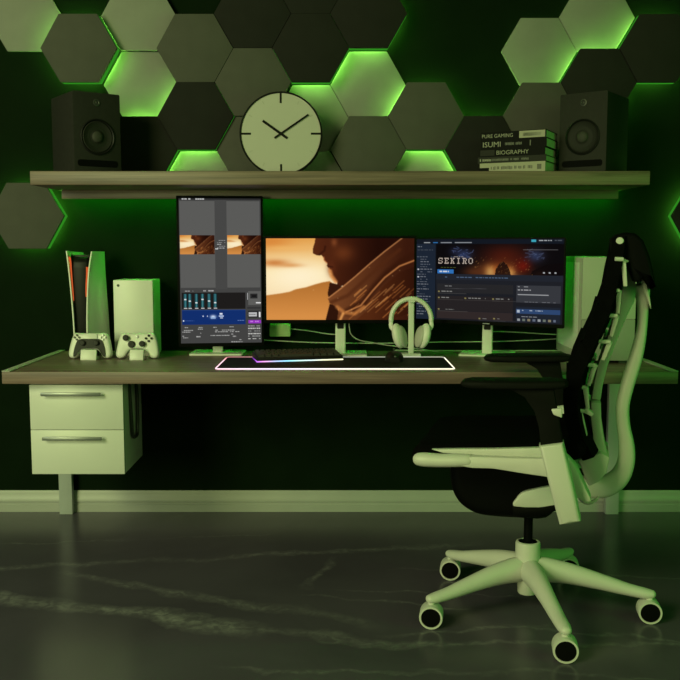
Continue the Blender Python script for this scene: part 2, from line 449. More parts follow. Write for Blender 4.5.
# ------------------------------------------------------------------ drawer unit under the desk
du = thing('drawer_unit', 'white two-drawer unit hung under the left end of the desk', 'drawers', (-0.925, 3.3, 0.309))
MB().box(-1.087, -0.760, 3.166, 3.440, 0.309, 0.6375, 0.0015).build('body', M['lacquer'], du, world=True)
for z0, z1, hz in ((0.4685, 0.628, 0.597), (0.309, 0.4665, 0.440)):
    d = MB().box(-1.087, -0.760, 3.148, 3.166, z0, z1, 0.0015).build('drawer', M['lacquer'], du, world=True)
    h = MB().box(-1.041, -0.833, 3.124, 3.133, hz - 0.006, hz + 0.006, 0.002)
    for hx in (-1.025, -0.849): h.box(hx - 0.004, hx + 0.004, 3.130, 3.149, hz - 0.003, hz + 0.003)
    h.build('handle', M['steel'], d, world=True)
hk = MB().tube([(-0.7585, 3.235, 0.628), (-0.7525, 3.235, 0.50), (-0.7515, 3.245, 0.43), (-0.752, 3.29, 0.415), (-0.7525, 3.33, 0.43), (-0.7525, 3.335, 0.56), (-0.7585, 3.335, 0.63)], 0.0065, 8, 3)
hk.build('cable_hook', M['darkgrey'], du, world=True)

# ------------------------------------------------------------------ things on the shelf
ST = 1.381
def speaker(x, s, label):
    """near vertical edge at (x, 3.35); s = +1 turned to the right, -1 to the left"""
    a = R(36); w, d, h = 0.180, 0.228, 0.288
    # front centre
    fx = x + s * w / 2 * math.cos(a); fy = 3.352 + w / 2 * math.sin(a)
    t = thing('studio_speaker', label, 'speaker', (fx, fy, ST), s * a, 'studio speakers')
    MB().prism(rrect(-w / 2, w / 2, 0.0, h, 0.006), 0, d, 'xz', bev=0.004).build('cabinet', M['speaker'], t)
    MB().lathe([(0.0655, 0.0), (0.0655, -0.004), (0.062, -0.006), (0.059, -0.003), (0.057, 0.0)], (0, 0, 0.128), 'y', 40).build('woofer_surround', M['black'], t)
    c = MB().lathe([(0.0585, -0.001), (0.054, -0.0045), (0.049, -0.002), (0.028, 0.0), (0.026, -0.0015), (0.0, -0.0015)], (0, 0, 0.128), 'y', 40).build('woofer_cone', M['cone'], t)
    MB().ell((0, -0.002, 0.128), (0.021, 0.010, 0.021)).build('dust_cap', M['cap'], c)
    MB().lathe([(0.013, -0.0005), (0.013, -0.002), (0.009, -0.003), (0.006, -0.001), (0.0, -0.004)], (0, 0, 0.252), 'y', 24).build('tweeter', M['darkgrey'], t)
    MB().prism(rrect(-0.077, 0.077, 0.020, 0.044, 0.010), -0.0012, 0.002, 'xz').build('bass_port', M['wheel'], t)
speaker(-0.965, 1, 'charcoal studio speaker standing at the left end of the shelf')
speaker(0.965, -1, 'charcoal studio speaker standing at the right end of the shelf beside the books')

ck = thing('clock', 'large round ivory clock with black hands leaning on the shelf', 'clock', (-0.2275, 3.565, ST))
CR = 0.1595
MB().lathe([(CR, 0.028), (CR, 0.0), (CR - 0.002, -0.002), (CR - 0.0065, -0.002), (CR - 0.0065, 0.004), (0, 0.004)], (0, 0, CR), 'y', 72).build('rim', M['clockrim'], ck)
MB().lathe([(CR - 0.005, 0.003), (CR - 0.005, 0.0012), (0, 0.0012)], (0, 0, CR), 'y', 72).build('face', M['clockface'], ck)
def clock_bar(mb, ang, r0, r1, w, y0, y1):
    a = R(ang); m_ = Matrix.Translation((0, 0, CR)) @ Matrix.Rotation(a, 4, 'Y')
    mb.box(-w / 2, w / 2, y0, y1, r0, r1, mtx=m_)
for a in (0, 90, 180, 270):
    mb = MB(); clock_bar(mb, a, CR - 0.044, CR - 0.0066, 0.0078, 0.0002, 0.0012); mb.build('hour_mark', M['clockrim'], ck)
for k in range(12):
    if k % 3:
        mb = MB(); clock_bar(mb, 30 * k, CR - 0.032, CR - 0.018, 0.0022, 0.0004, 0.0012); mb.build('minor_hour_mark', M['clockfaint'], ck)
for a, l, tl, w, n in ((-55, 0.085, 0.030, 0.0095, 'hour_hand'), (56, 0.128, 0.030, 0.0070, 'minute_hand')):
    mb = MB(); clock_bar(mb, a, -tl, l, w, -0.0022 if w > 0.008 else -0.004, -0.0008 if w > 0.008 else -0.0024); mb.build(n, M['clockrim'], ck)
MB().lathe([(0.006, 0.001), (0.006, -0.005), (0.0, -0.005)], (0, 0, CR), 'y', 16).build('hub', M['clockrim'], ck)

# the book stack, top to bottom: near right corner at (0.757, 3.40); spines to the front left
PSI = R(27)
def book(z0, z1, L, D, cover, title, label, blocks=(), off=0.0, dim=None):
    t = thing('book', label, 'book', (0.748 - off * math.cos(PSI), 3.36 + off * math.sin(PSI), z0), -PSI, 'books stacked on the shelf')
    h = z1 - z0
    # local: spine along -x at y=0, pages at the end x=0
    mb = MB()
    mb.box(-L, 0, 0, D, 0, 0.0022); mb.box(-L, 0, 0, D, h - 0.0022, h); mb.box(-L, 0, 0, 0.003, 0.0022, h - 0.0022)
    mb.build('cover', cover, t)
    MB().box(-L + 0.004, -0.0015, 0.003, D - 0.004, 0.0022, h - 0.0022).build('page_block', M['paper'], t)
    for (s, x, w, fh, m_) in title:
        mb = MB()
        if not s:                                   # worn small print: uneven upright strokes
            q = 0.0; rs = random.Random(int(w * 1e4))
            zc = h / 2; hh = h * fh / 2
            while q < w:
                l = rs.uniform(0.0022, 0.0045)
                if rs.random() < 0.84: mb.box(x + q, x + q + l, -0.0004, 0.0006, zc - hh * rs.uniform(0.7, 1.0), zc + hh * rs.uniform(0.7, 1.0))
                q += l + 0.0014
            mb.build('spine_title', m_, t); continue
        me = text_mesh(s, h * fh, w)
        mb.mesh(me, Matrix.Translation((x, -0.0004, h * (1 - fh) / 2)) @ Matrix.Rotation(math.pi / 2, 4, 'X')); bpy.data.meshes.remove(me)
        mb.build('spine_title', m_, t)
    for (x0, x1, q0, q1, m_) in blocks:
        MB().box(x0, x1, -0.0003, 0.001, h * q0, h * q1).build('spine_label', m_, t)
zs = [1.3812, 1.4185, 1.4415, 1.4705, 1.5035, 1.5325]
book(zs[4], zs[5], 0.248, 0.165, M['bookblack'], [('PURE GAMING', -0.242, 0.118, 0.46, M['ink'])],
     'topmost book of the stack, black spine with pale label block at right', [(-0.100, -0.004, 0.08, 0.94, M['bookwhite']), (-0.086, -0.020, 0.28, 0.70, M['ink'])])
book(zs[3], zs[4], 0.248, 0.175, M['bookblack'], [('ISUMI', -0.240, 0.068, 0.58, M['ink']), ('', -0.160, 0.068, 0.34, M['inkdim'])],
     'second book down, black with the title ISUMI', [(-0.062, -0.058, 0.2, 0.8, M['inkdim'])], off=-0.002)
book(zs[2], zs[3], 0.248, 0.17, M['bookblack'], [('BIOGRAPHY', -0.182, 0.122, 0.52, M['ink'])],
     'third book down, black with the title BIOGRAPHY', [(-0.245, -0.190, 0.15, 0.88, M['bookgrey'])], off=0.003)
book(zs[1], zs[2], 0.258, 0.175, M['bookgrey'], [('', -0.254, 0.045, 0.40, M['ink']), ('', -0.205, 0.14, 0.40, M['inkdim'])],
     'thin dark grey book, fourth down in the stack', off=-0.001)
book(zs[0], zs[1], 0.248, 0.175, M['bookwhite'], [('', -0.205, 0.155, 0.34, M['inkdark'])],
     'thick cream book at the bottom of the stack', [(-0.248, -0.212, 0.0, 0.55, M['bookblack']), (-0.030, -0.014, 0.25, 0.75, M['inkdark'])], off=0.001)
# ------------------------------------------------------------------ pictures on the three screens
class Canvas:
    def __init__(self, w, h, bg):
        self.w, self.h = w, h; self.a = np.zeros((h, w, 3)); self.a[:] = bg
        self.X, self.Y = np.meshgrid((np.arange(w) + 0.5) / w, (np.arange(h) + 0.5) / h)
    def rect(self, x0, y0, x1, y1, c, al=1.0):
        m_ = (self.X >= x0) & (self.X < x1) & (self.Y >= y0) & (self.Y < y1); self._p(m_, c, al)
    def _p(self, m_, c, al=1.0):
        c = np.array(c, float); self.a[m_] = self.a[m_] * (1 - al) + (c[m_] if c.ndim == 3 else c) * al
    def inside(self, P):
        ins = np.zeros(self.X.shape, bool); n = len(P)
        for i in range(n):
            (x1, y1), (x2, y2) = P[i], P[(i + 1) % n]
            if y1 == y2: continue
            cond = (y1 > self.Y) != (y2 > self.Y)
            ins ^= cond & (self.X < (x2 - x1) * (self.Y - y1) / (y2 - y1) + x1)
        return ins
    def poly(self, P, c, al=1.0): self._p(self.inside(P), c, al)
    def dist(self, P):
        d = np.full(self.X.shape, 9.0); k = self.h / self.w
        for (x1, y1), (x2, y2) in zip(P[:-1], P[1:]):
            ax, ay = x2 - x1, (y2 - y1) * k
            t = np.clip(((self.X - x1) * ax + (self.Y - y1) * k * ay) / max(ax * ax + ay * ay, 1e-9), 0, 1)
            d = np.minimum(d, np.hypot(self.X - x1 - t * ax, (self.Y - y1) * k - t * ay))
        return d
    def line(self, P, w, c, al=1.0, soft=0.0):
        d = self.dist(P); f = np.clip((w - d) / max(soft, 1e-4) + 0.5, 0, 1) * al
        self.a = self.a * (1 - f[..., None]) + np.array(c, float) * f[..., None]
    def glow(self, cx, cy, rx, ry, c, al=1.0):
        g = np.exp(-(((self.X - cx) / rx) ** 2 + ((self.Y - cy) / ry) ** 2)) * al
        self.a = self.a * (1 - g[..., None]) + np.array(c, float) * g[..., None]
    def dashes(self, x0, x1, y, h, c, rng, fill=0.75, al=1.0):
        x = x0
        while x < x1:
            l = rng.uniform(0.008, 0.03)
            if rng.random() < fill: self.rect(x, y, min(x + l, x1), y + h, c, al)
            x += l + 0.006
    def blur(self, n=1):
        for _ in range(n):
            p = np.pad(self.a, ((1, 1), (1, 1), (0, 0)), 'edge')
            self.a = (p[:-2, 1:-1] + p[2:, 1:-1] + p[1:-1, :-2] + p[1:-1, 2:] + 2 * p[1:-1, 1:-1]) / 6

def mixv(c0, c1, t): t = np.clip(t, 0, 1)[..., None]; return np.array(c0, float) * (1 - t) + np.array(c1, float) * t

def desert(w, h):
    c = Canvas(w, h, (0, 0, 0)); X, Y = c.X, c.Y; rng = np.random.default_rng(3)
    a = mixv((226, 160, 78), (250, 226, 168), Y / 0.42); a = np.where((Y > 0.42)[..., None], mixv((250, 226, 168), (246, 220, 176), (Y - 0.42) / 0.3), a)
    c.a = a
    c.glow(0.22, 0.47, 0.26, 0.20, (255, 240, 205), 0.9)
    c.glow(0.03, 0.04, 0.14, 0.10, (214, 128, 52), 0.75); c.glow(0.06, 0.30, 0.10, 0.045, (196, 112, 48), 0.8)
    c.glow(0.17, 0.33, 0.08, 0.025, (208, 130, 62), 0.6); c.glow(0.20, 0.13, 0.12, 0.03, (236, 178, 100), 0.6)
    c.glow(0.10, 0.12, 0.10, 0.03, (240, 184, 104), 0.5)
    hill = [(0, 0.70), (0.10, 0.675), (0.16, 0.655), (0.20, 0.625), (0.27, 0.60), (0.33, 0.565), (0.38, 0.54), (0.43, 0.525), (0.5, 0.6), (0.6, 1.01), (0, 1.01)]
    c.poly(hill, mixv((178, 112, 48), (214, 142, 70), (Y - 0.55) / 0.4))
    c.line(hill[:8], 0.003, (190, 124, 58), 0.6, 0.004)
    head = [(0.335, -0.01), (0.328, 0.06), (0.316, 0.13), (0.318, 0.185), (0.345, 0.21), (0.372, 0.205), (0.388, 0.235), (0.392, 0.27), (0.412, 0.30), (0.414, 0.325),
            (0.408, 0.335), (0.424, 0.365), (0.432, 0.40), (0.438, 0.45), (0.455, 0.50), (0.48, 0.54), (0.48, 0.6), (1.01, 0.3), (1.01, -0.01)]
    c.poly(head, mixv((84, 38, 18), (34, 12, 6), (X - 0.33) / 0.42))
    c.glow(0.52, 0.18, 0.07, 0.10, (112, 56, 26), 0.7); c.glow(0.46, 0.05, 0.02, 0.05, (130, 70, 36), 0.8); c.glow(0.44, 0.36, 0.03, 0.10, (96, 44, 22), 0.6)
    c.line([(0.36, 0.20), (0.395, 0.15), (0.40, 0.10)], 0.006, (44, 16, 8), 0.7, 0.01); c.line([(0.42, 0.34), (0.45, 0.35)], 0.004, (46, 18, 10), 0.8, 0.006)
    c.line([(0.432, 0.40), (0.442, 0.46), (0.47, 0.53)], 0.012, (216, 142, 76), 0.85, 0.014)
    c.line([(0.39, 0.23), (0.394, 0.27), (0.41, 0.30)], 0.004, (190, 110, 60), 0.7, 0.006)
    c.line([(0.424, 0.365), (0.432, 0.40)], 0.004, (210, 140, 80), 0.8, 0.006)
    dark = [(0.43, 0.54), (0.415, 0.68), (0.425, 0.73), (0.46, 0.70), (0.52, 0.60), (0.48, 0.56)]
    c.poly(dark, (52, 24, 12))
    coat = [(0.43, 0.80), (0.48, 0.83), (0.50, 1.01), (0.40, 1.01)]
    c.poly(coat, (46, 20, 10))
    scarf = [(0.415, 0.73), (0.50, 0.61), (0.60, 0.46), (0.70, 0.30), (0.80, 0.15), (0.92, -0.01), (1.01, -0.01), (1.01, 1.01), (0.48, 1.01), (0.49, 0.86), (0.43, 0.79)]
    c.poly(scarf, mixv((116, 66, 34), (56, 24, 12), (X - 0.45) / 0.5))
    for P, w_, col, al in (([(0.42, 0.73), (0.50, 0.62), (0.60, 0.47), (0.70, 0.31), (0.80, 0.16), (0.93, -0.02)], 0.0035, (206, 140, 84), 0.85),
                           ([(0.44, 0.78), (0.55, 0.70), (0.66, 0.52), (0.76, 0.35), (0.9, 0.14)], 0.012, (78, 38, 18), 0.7),
                           ([(0.55, 0.90), (0.66, 0.78), (0.74, 0.58), (0.82, 0.42), (0.92, 0.28), (1.0, 0.2)], 0.022, (52, 22, 10), 0.9),
                           ([(0.54, 0.90), (0.64, 0.82), (0.72, 0.64), (0.80, 0.48), (0.90, 0.34), (1.0, 0.27)], 0.005, (214, 140, 78), 0.8),
                           ([(0.48, 0.84), (0.53, 0.91), (0.60, 0.92), (0.66, 0.84)], 0.012, (196, 124, 62), 0.75),
                           ([(0.50, 1.0), (0.52, 0.92)], 0.008, (226, 156, 84), 0.9)):
        c.line(P, w_, col, al, w_ * 1.3)
    c.poly([(0.70, 0.86), (0.78, 0.60), (0.90, 0.42), (1.01, 0.34), (1.01, 0.9), (0.8, 1.01), (0.6, 1.01)], mixv((80, 36, 14), (44, 18, 8), (X - 0.7) / 0.3), 0.7)
    for i in range(34):
        x = rng.uniform(0.56, 0.98); y = rng.uniform(0.62, 1.0); l = rng.uniform(0.04, 0.12)
        c.line([(x, y), (x + l * 0.8, y - l * 1.3)], 0.0025, (222, 138, 64) if i % 3 else (240, 172, 96), rng.uniform(0.3, 0.85), 0.004)
    for i in range(12):
        x = rng.uniform(0.2, 0.9); y = rng.uniform(0.3, 0.95); c.line([(x, y), (x + 0.003, y - 0.003)], 0.0016, (255, 214, 150), 0.6, 0.003)
    c.blur(1)
    return c.a

def studio_page(w, h):
    c = Canvas(w, h, (66, 66, 65)); rng = np.random.default_rng(5); W_ = (205, 205, 205)
    c.rect(0, 0, 1, 0.012, (40, 40, 40)); c.dashes(0.01, 0.34, 0.004, 0.006, (190, 190, 190), rng)
    for x0, x1 in ((0.012, 0.435), (0.582, 0.985)): c.rect(x0, 0.020, x1, 0.615, (90, 90, 88))
    c.rect(0.435, 0.012, 0.582, 0.625, (70, 70, 69))
    d = desert(int(w * 0.42), int(h * 0.132)) * 0.98
    for x0 in (0.014, 0.586):
        i0, j0 = int(h * 0.255), int(w * x0); hh = min(d.shape[0], h - i0); ww = min(d.shape[1], w - j0)
        c.a[i0:i0 + hh, j0:j0 + ww] = d[:hh, :ww]
    for k in range(5): c.dashes(0.46, 0.56, 0.287 + 0.013 * k, 0.004, (170, 170, 170), rng)
    c.dashes(0.44, 0.47, 0.343, 0.007, (240, 240, 240), rng, 1)
    c.dashes(0.06, 0.16, 0.634, 0.006, (160, 160, 160), rng); c.dashes(0.26, 0.42, 0.632, 0.006, (170, 170, 170), rng)
    c.rect(0.02, 0.648, 0.80, 0.762, (30, 28, 27))
    for k, x in enumerate((0.045, 0.10, 0.18, 0.255, 0.335, 0.41)):
        c.rect(x, 0.655, x + 0.035, 0.75, (32, 84, 92)); c.rect(x + 0.014, 0.655, x + 0.022, 0.75, (86, 150, 158))
        y = 0.69 + 0.012 * (k % 3); c.rect(x + 0.006, y, x + 0.030, y + 0.008, (215, 225, 225)); c.rect(x, 0.752, x + 0.04, 0.758, (200, 200, 200))
    c.rect(0.835, 0.64, 0.99, 0.735, (92, 92, 90)); c.rect(0.86, 0.655, 0.95, 0.69, (40, 40, 40)); c.rect(0.88, 0.668, 0.935, 0.678, (20, 20, 20))
    c.rect(0.93, 0.715, 0.99, 0.725, (220, 220, 220)); c.rect(0.82, 0.75, 0.99, 0.76, (50, 50, 50)); c.rect(0.825, 0.65, 0.832, 0.70, W_)
    c.rect(0.02, 0.768, 0.80, 0.868, (18, 46, 108)); c.rect(0.02, 0.768, 0.80, 0.772, (30, 60, 120))
    c.glow(0.40, 0.815, 0.035, 0.012, (225, 235, 250), 0.95); c.rect(0.37, 0.815, 0.43, 0.83, (150, 180, 220), 0.8)
    c.dashes(0.27, 0.34, 0.808, 0.007, (190, 205, 230), rng); c.rect(0.48, 0.79, 0.515, 0.80, (215, 225, 240)); c.rect(0.47, 0.806, 0.53, 0.816, (180, 200, 235)); c.rect(0.485, 0.822, 0.52, 0.828, (200, 215, 240))
    c.rect(0.03, 0.838, 0.045, 0.846, (220, 230, 245)); c.dashes(0.06, 0.2, 0.84, 0.004, (70, 100, 170), rng); c.dashes(0.70, 0.78, 0.84, 0.005, (120, 150, 210), rng)
    c.rect(0.83, 0.775, 0.99, 0.825, (40, 40, 42)); c.rect(0.84, 0.787, 0.94, 0.815, (188, 188, 190)); c.rect(0.965, 0.783, 0.985, 0.82, (225, 225, 225)); c.dashes(0.845, 0.93, 0.797, 0.008, (90, 90, 90), rng)
    c.rect(0.835, 0.842, 0.99, 0.864, (150, 52, 190)); c.dashes(0.86, 0.96, 0.848, 0.007, (205, 140, 230), rng)
    for k, (x0, x1, y) in enumerate(((0.02, 0.09, 0.885), (0.02, 0.15, 0.905), (0.02, 0.12, 0.918), (0.02, 0.08, 0.945), (0.03, 0.09, 0.957), (0.22, 0.27, 0.885), (0.21, 0.27, 0.897), (0.40, 0.46, 0.887),
                                     (0.60, 0.65, 0.883), (0.40, 0.66, 0.905), (0.42, 0.72, 0.918), (0.33, 0.60, 0.943), (0.24, 0.25, 0.925), (0.19, 0.24, 0.95), (0.62, 0.66, 0.935), (0.64, 0.68, 0.95), (0.72, 0.78, 0.975), (0.62, 0.78, 0.988))):
        c.dashes(x0, x1, y, 0.006, (165, 165, 163), rng, 0.85)
    for k in range(6): c.dashes(0.83, 0.985, 0.878 + 0.018 * k, 0.007, (190, 190, 186) if k % 2 else (140, 140, 138), rng, 0.9)
    return c.a

FONT5 = {'S': ["01111", "10001", "10000", "01110", "00001", "10001", "11110"], 'E': ["11111", "01001", "01000", "01110", "01000", "01001", "11111"],
         'K': ["11011", "01010", "01100", "01100", "01010", "01010", "11011"], 'I': ["01110", "00100", "00100", "00100", "00100", "00100", "01110"],
         'R': ["11110", "01001", "01001", "01110", "01010", "01010", "11011"], 'O': ["01110", "10001", "10001", "10001", "10001", "10001", "01110"]}

def library_page(w, h):
    c = Canvas(w, h, (33, 37, 46)); rng = np.random.default_rng(8); X, Y = c.X, c.Y
    c.a = mixv((40, 43, 52), (30, 31, 36), Y)
    c.rect(0, 0, 1, 0.06, (22, 28, 38))
    c.dashes(0.01, 0.04, 0.012, 0.008, (110, 120, 130), rng)
    for x0, x1, col in ((0.055, 0.10, (190, 195, 200)), (0.12, 0.155, (60, 140, 220)), (0.175, 0.255, (170, 175, 182)), (0.275, 0.395, (170, 175, 182))): c.rect(x0, 0.036, x1, 0.052, col, 0.9)
    c.rect(0.79, 0.012, 0.822, 0.036, (70, 190, 215)); c.dashes(0.84, 0.92, 0.016, 0.010, (190, 195, 200), rng); c.dashes(0.94, 0.985, 0.016, 0.010, (90, 96, 104), rng)
    # list at the left
    c.rect(0.0, 0.06, 0.138, 1.0, (32, 42, 58)); c.rect(0.138, 0.06, 0.146, 1.0, (20, 22, 27))
    c.dashes(0.01, 0.12, 0.13, 0.008, (96, 104, 114), rng); c.dashes(0.01, 0.04, 0.09, 0.008, (130, 138, 148), rng)
    for k in range(24):
        y = 0.215 + 0.031 * k; x0 = 0.03 if k in (1, 2, 3, 4, 5, 6, 8, 9) else 0.005
        c.dashes(x0, x0 + rng.uniform(0.04, 0.10), y, 0.009, (122, 128, 138) if k % 3 else (98, 106, 118), rng, 0.9)
        if k in (5, 8): c.rect(0.008, y - 0.004, 0.022, y + 0.015, (210, 214, 220))
    # banner
    bx0, by0, by1 = 0.146, 0.06, 0.43
    inb = (X > bx0) & (Y > by0) & (Y < by1); keep = c.a.copy()
    c.rect(bx0, by0, 1, by1, (14, 12, 14))
    c.glow(0.62, 0.20, 0.16, 0.14, (84, 28, 16), 0.9); c.glow(0.58, 0.38, 0.13, 0.10, (196, 96, 36), 0.9); c.glow(0.52, 0.40, 0.035, 0.07, (250, 196, 110), 0.85)
    c.glow(0.66, 0.40, 0.03, 0.06, (244, 178, 92), 0.8); c.glow(0.60, 0.44, 0.10, 0.03, (226, 168, 110), 0.6); c.glow(0.74, 0.32, 0.05, 0.08, (120, 24, 14), 0.9); c.glow(0.42, 0.40, 0.08, 0.06, (110, 58, 30), 0.7)
    c.glow(0.85, 0.42, 0.05, 0.05, (130, 70, 40), 0.6)
    c.glow(0.34, 0.19, 0.05, 0.06, (58, 74, 120), 0.8); c.glow(0.82, 0.20, 0.05, 0.07, (54, 68, 104), 0.85); c.glow(0.28, 0.15, 0.04, 0.05, (40, 44, 72), 0.7)
    for i in range(16):
        x, y = rng.uniform(0.24, 0.40), rng.uniform(0.11, 0.24); c.line([(x, y), (x + rng.uniform(-.03, .04), y + rng.uniform(-.03, .03))], 0.0022, (96, 116, 168), 0.6, 0.003)
        x, y = rng.uniform(0.74, 0.88), rng.uniform(0.12, 0.26); c.line([(x, y), (x + rng.uniform(-.03, .04), y + rng.uniform(-.03, .03))], 0.0022, (92, 104, 140), 0.6, 0.003)
    c.line([(0.74, 0.13), (0.96, 0.13)], 0.002, (150, 150, 150), 0.6, 0.003)
    # smoke and rocks in front of the fire
    c.poly([(0.55, 0.475), (0.56, 0.36), (0.585, 0.29), (0.61, 0.27), (0.635, 0.31), (0.655, 0.38), (0.665, 0.475)], (34, 17, 13), 0.9)
    c.poly([(0.78, 0.475), (0.80, 0.38), (0.84, 0.34), (0.9, 0.30), (1.0, 0.28), (1.0, 0.475)], (16, 10, 11), 0.8)
    for i in range(60):
        x, y = rng.uniform(0.4, 0.8), rng.uniform(0.22, 0.46); c.line([(x, y), (x + 0.006, y - 0.012)], 0.0012, (255, 180, 90), rng.uniform(0.1, 0.55), 0.002)
    c.a = np.where(inb[..., None], c.a, keep)
    # title in spaced serif capitals
    px = 0.0060; py = px * w / h * 0.90
    for i, ch_ in enumerate("SEKIRO"):
        for r_, row in enumerate(FONT5[ch_]):
            for q, bit in enumerate(row):
                if bit == '1':
                    x0 = 0.160 + i * 0.0425 + q * px; y0 = 0.232 + r_ * py; c.rect(x0, y0, x0 + px, y0 + py, (205, 190, 176))
    c.dashes(0.27, 0.34, 0.212, 0.008, (190, 180, 172), rng); c.dashes(0.16, 0.29, 0.345, 0.008, (96, 110, 52), rng)
    for k in range(3): c.rect(0.87 + 0.036 * k, 0.39, 0.882 + 0.036 * k, 0.408, (190, 192, 196))
    c.rect(0.146, 0.43, 1, 0.50, (38, 42, 52)); c.rect(0.156, 0.375, 0.27, 0.425, (54, 128, 210)); c.dashes(0.17, 0.235, 0.392, 0.014, (235, 242, 250), rng, 0.95)
    c.dashes(0.18, 0.70, 0.462, 0.008, (88, 110, 140), rng, 0.6)
    c.rect(0.156, 0.55, 0.68, 0.66, (50, 48, 48), 0.6); c.rect(0.156, 0.70, 0.68, 0.88, (46, 40, 40), 0.8); c.rect(0.156, 0.885, 0.68, 0.98, (62, 50, 48), 0.8)
    c.dashes(0.21, 0.26, 0.57, 0.012, (130, 130, 130), rng)
    for x, y, l in ((0.16, 0.64, 0.08), (0.16, 0.715, 0.06), (0.35, 0.715, 0.12), (0.54, 0.715, 0.09), (0.16, 0.86, 0.09), (0.45, 0.96, 0.06), (0.55, 0.955, 0.10)):
        c.rect(x, y - 0.003, x + 0.012, y + 0.014, (150, 140, 88)); c.dashes(x + 0.025, x + 0.025 + l, y, 0.009, (150, 150, 146), rng, 0.8)
        c.line([(x, y + 0.028), (x + l + 0.12, y + 0.028)], 0.0012, (110, 106, 100), 0.6, 0.002)
    c.line([(0.21, 0.61), (0.5, 0.60)], 0.001, (120, 120, 124), 0.6, 0.002)
    # side column
    c.rect(0.70, 0.55, 0.985, 0.755, (62, 64, 70)); c.dashes(0.71, 0.78, 0.562, 0.008, (150, 152, 156), rng); c.dashes(0.71, 0.80, 0.598, 0.012, (190, 190, 194), rng, 0.95); c.rect(0.71, 0.655, 0.91, 0.664, (176, 178, 182)); c.dashes(0.71, 0.97, 0.74, 0.008, (130, 132, 138), rng)
    c.rect(0.70, 0.80, 0.985, 0.985, (36, 42, 54)); c.rect(0.70, 0.83, 0.985, 0.885, (52, 80, 126)); c.rect(0.705, 0.84, 0.725, 0.875, (200, 214, 230)); c.dashes(0.74, 0.88, 0.842, 0.012, (180, 196, 220), rng)
    for k in range(8): c.rect(0.71 + 0.033 * k, 0.945, 0.728 + 0.033 * k, 0.975, [(170, 176, 180), (120, 130, 120), (150, 140, 110), (110, 120, 140)][k % 4])
    c.dashes(0.71, 0.84, 0.915, 0.01, (180, 184, 190), rng)
    return c.a

def srgb2lin(a):
    a = np.clip(a / 255.0, 0, 1); return np.where(a <= 0.04045, a / 12.92, ((a + 0.055) / 1.055) ** 2.4)

def screen(parent, img, x0, x1, z0, z1, y, gain=1.0):
    """a lit display: one mesh, one colour per picture point, in the local frame of the monitor"""
    h, w, _ = img.shape
    gx = np.linspace(x0, x1, w); gz = np.linspace(z1, z0, h)
    XX, ZZ = np.meshgrid(gx, gz); co_ = np.stack([XX.ravel(), np.full(w * h, y), ZZ.ravel()], 1)
    i = np.arange(h - 1)[:, None] * w + np.arange(w - 1)[None]
    F = np.stack([i, i + w, i + w + 1, i + 1], -1).reshape(-1, 4)
    me = bpy.data.meshes.new('screen'); me.from_pydata(co_.tolist(), [], F.tolist())
    at = me.attributes.new('picture', 'FLOAT_COLOR', 'POINT')
    c4 = np.concatenate([srgb2lin(img.reshape(-1, 3)) * gain, np.ones((w * h, 1))], 1)
    at.data.foreach_set('color', c4.astype(np.float32).ravel())
    me.materials.append(M['screen']); me.update()
    o = bpy.data.objects.new('screen', me); COL.objects.link(o); o.parent = parent
    return o

# ------------------------------------------------------------------ monitors
DT = 0.680
def monitor(label, cx, cy, zc, rotz, wd, ht, img, stand_x, stand_y, stand_rot=0.0, logo=False, b=0.0095):
    """wd, ht: outer size; panel centre at (cx, cy, zc); the stand's foot at (stand_x, stand_y)"""
    t = thing('monitor', label, 'monitor', (cx, cy, DT), rotz, 'monitors on the desk')
    zb = zc - DT
    MB().prism(rrect(-wd / 2, wd / 2, zb - ht / 2, zb + ht / 2, 0.004), 0, 0.010, 'xz', bev=0.0015).prism(rrect(-wd * 0.42, wd * 0.42, zb - ht * 0.4, zb + ht * 0.4, 0.02), 0.010, 0.034, 'xz', bev=0.006).build('housing', M['bezel'], t)
    bb_ = 0.014
    screen(t, img, -wd / 2 + b, wd / 2 - b, zb - ht / 2 + bb_, zb + ht / 2 - b, -0.0006)
    if logo:
        MB().box(-0.014, 0.014, -0.0006, 0.001, zb - ht / 2 + 0.004, zb - ht / 2 + 0.0075).build('badge', M['steel'], t)
    m_ = Matrix.Translation((stand_x, stand_y, DT + 0.0006)) @ Matrix.Rotation(stand_rot, 4, 'Z')
    top = zb + 0.03
    MB().prism(rrect(-0.0205, 0.0205, -0.010, 0.012, 0.006), 0.006, top, 'xy', mtx=m_).box(-0.03, 0.03, -0.022, 0.0, top - 0.07, top - 0.01, 0.004, mtx=m_).build('stand_column', M['white'], t, world=True)
    if wd > ht: MB().prism(rrect(-0.013, 0.013, zb - ht / 2 - 0.025, zb - ht / 2 + 0.02, 0.004), -0.0108, -0.0102, 'xz', mtx=m_).build('cable_slot', M['black'], t, world=True)
    MB().prism(rrect(-0.105, 0.105, -0.075, 0.085, 0.008), 0.0, 0.007, 'xy', bev=0.0015, mtx=m_).build('stand_base', M['white'], t, world=True)
    return t

monitor('middle landscape monitor showing a sunlit desert portrait, behind keyboard', 0.0005, 3.560, 0.979, 0.0, 0.596, 0.341, desert(300, 168), 0.002, 3.606)
ra = math.atan2(-0.31, 0.533)
monitor('right landscape monitor showing a dark game library page, turned toward the middle', 0.566, 3.515, 0.974, ra, 0.609, 0.337, library_page(330, 182) * 0.86, 0.585, 3.592, ra * 0.5, True, 0.0055)
pa = math.atan2(0.04, 0.325)
monitor('tall portrait monitor with grey editing panels at the left of the desk', -0.468, 3.578, 1.010, pa, 0.335, 0.589, studio_page(200, 352), -0.490, 3.632, 0.0)
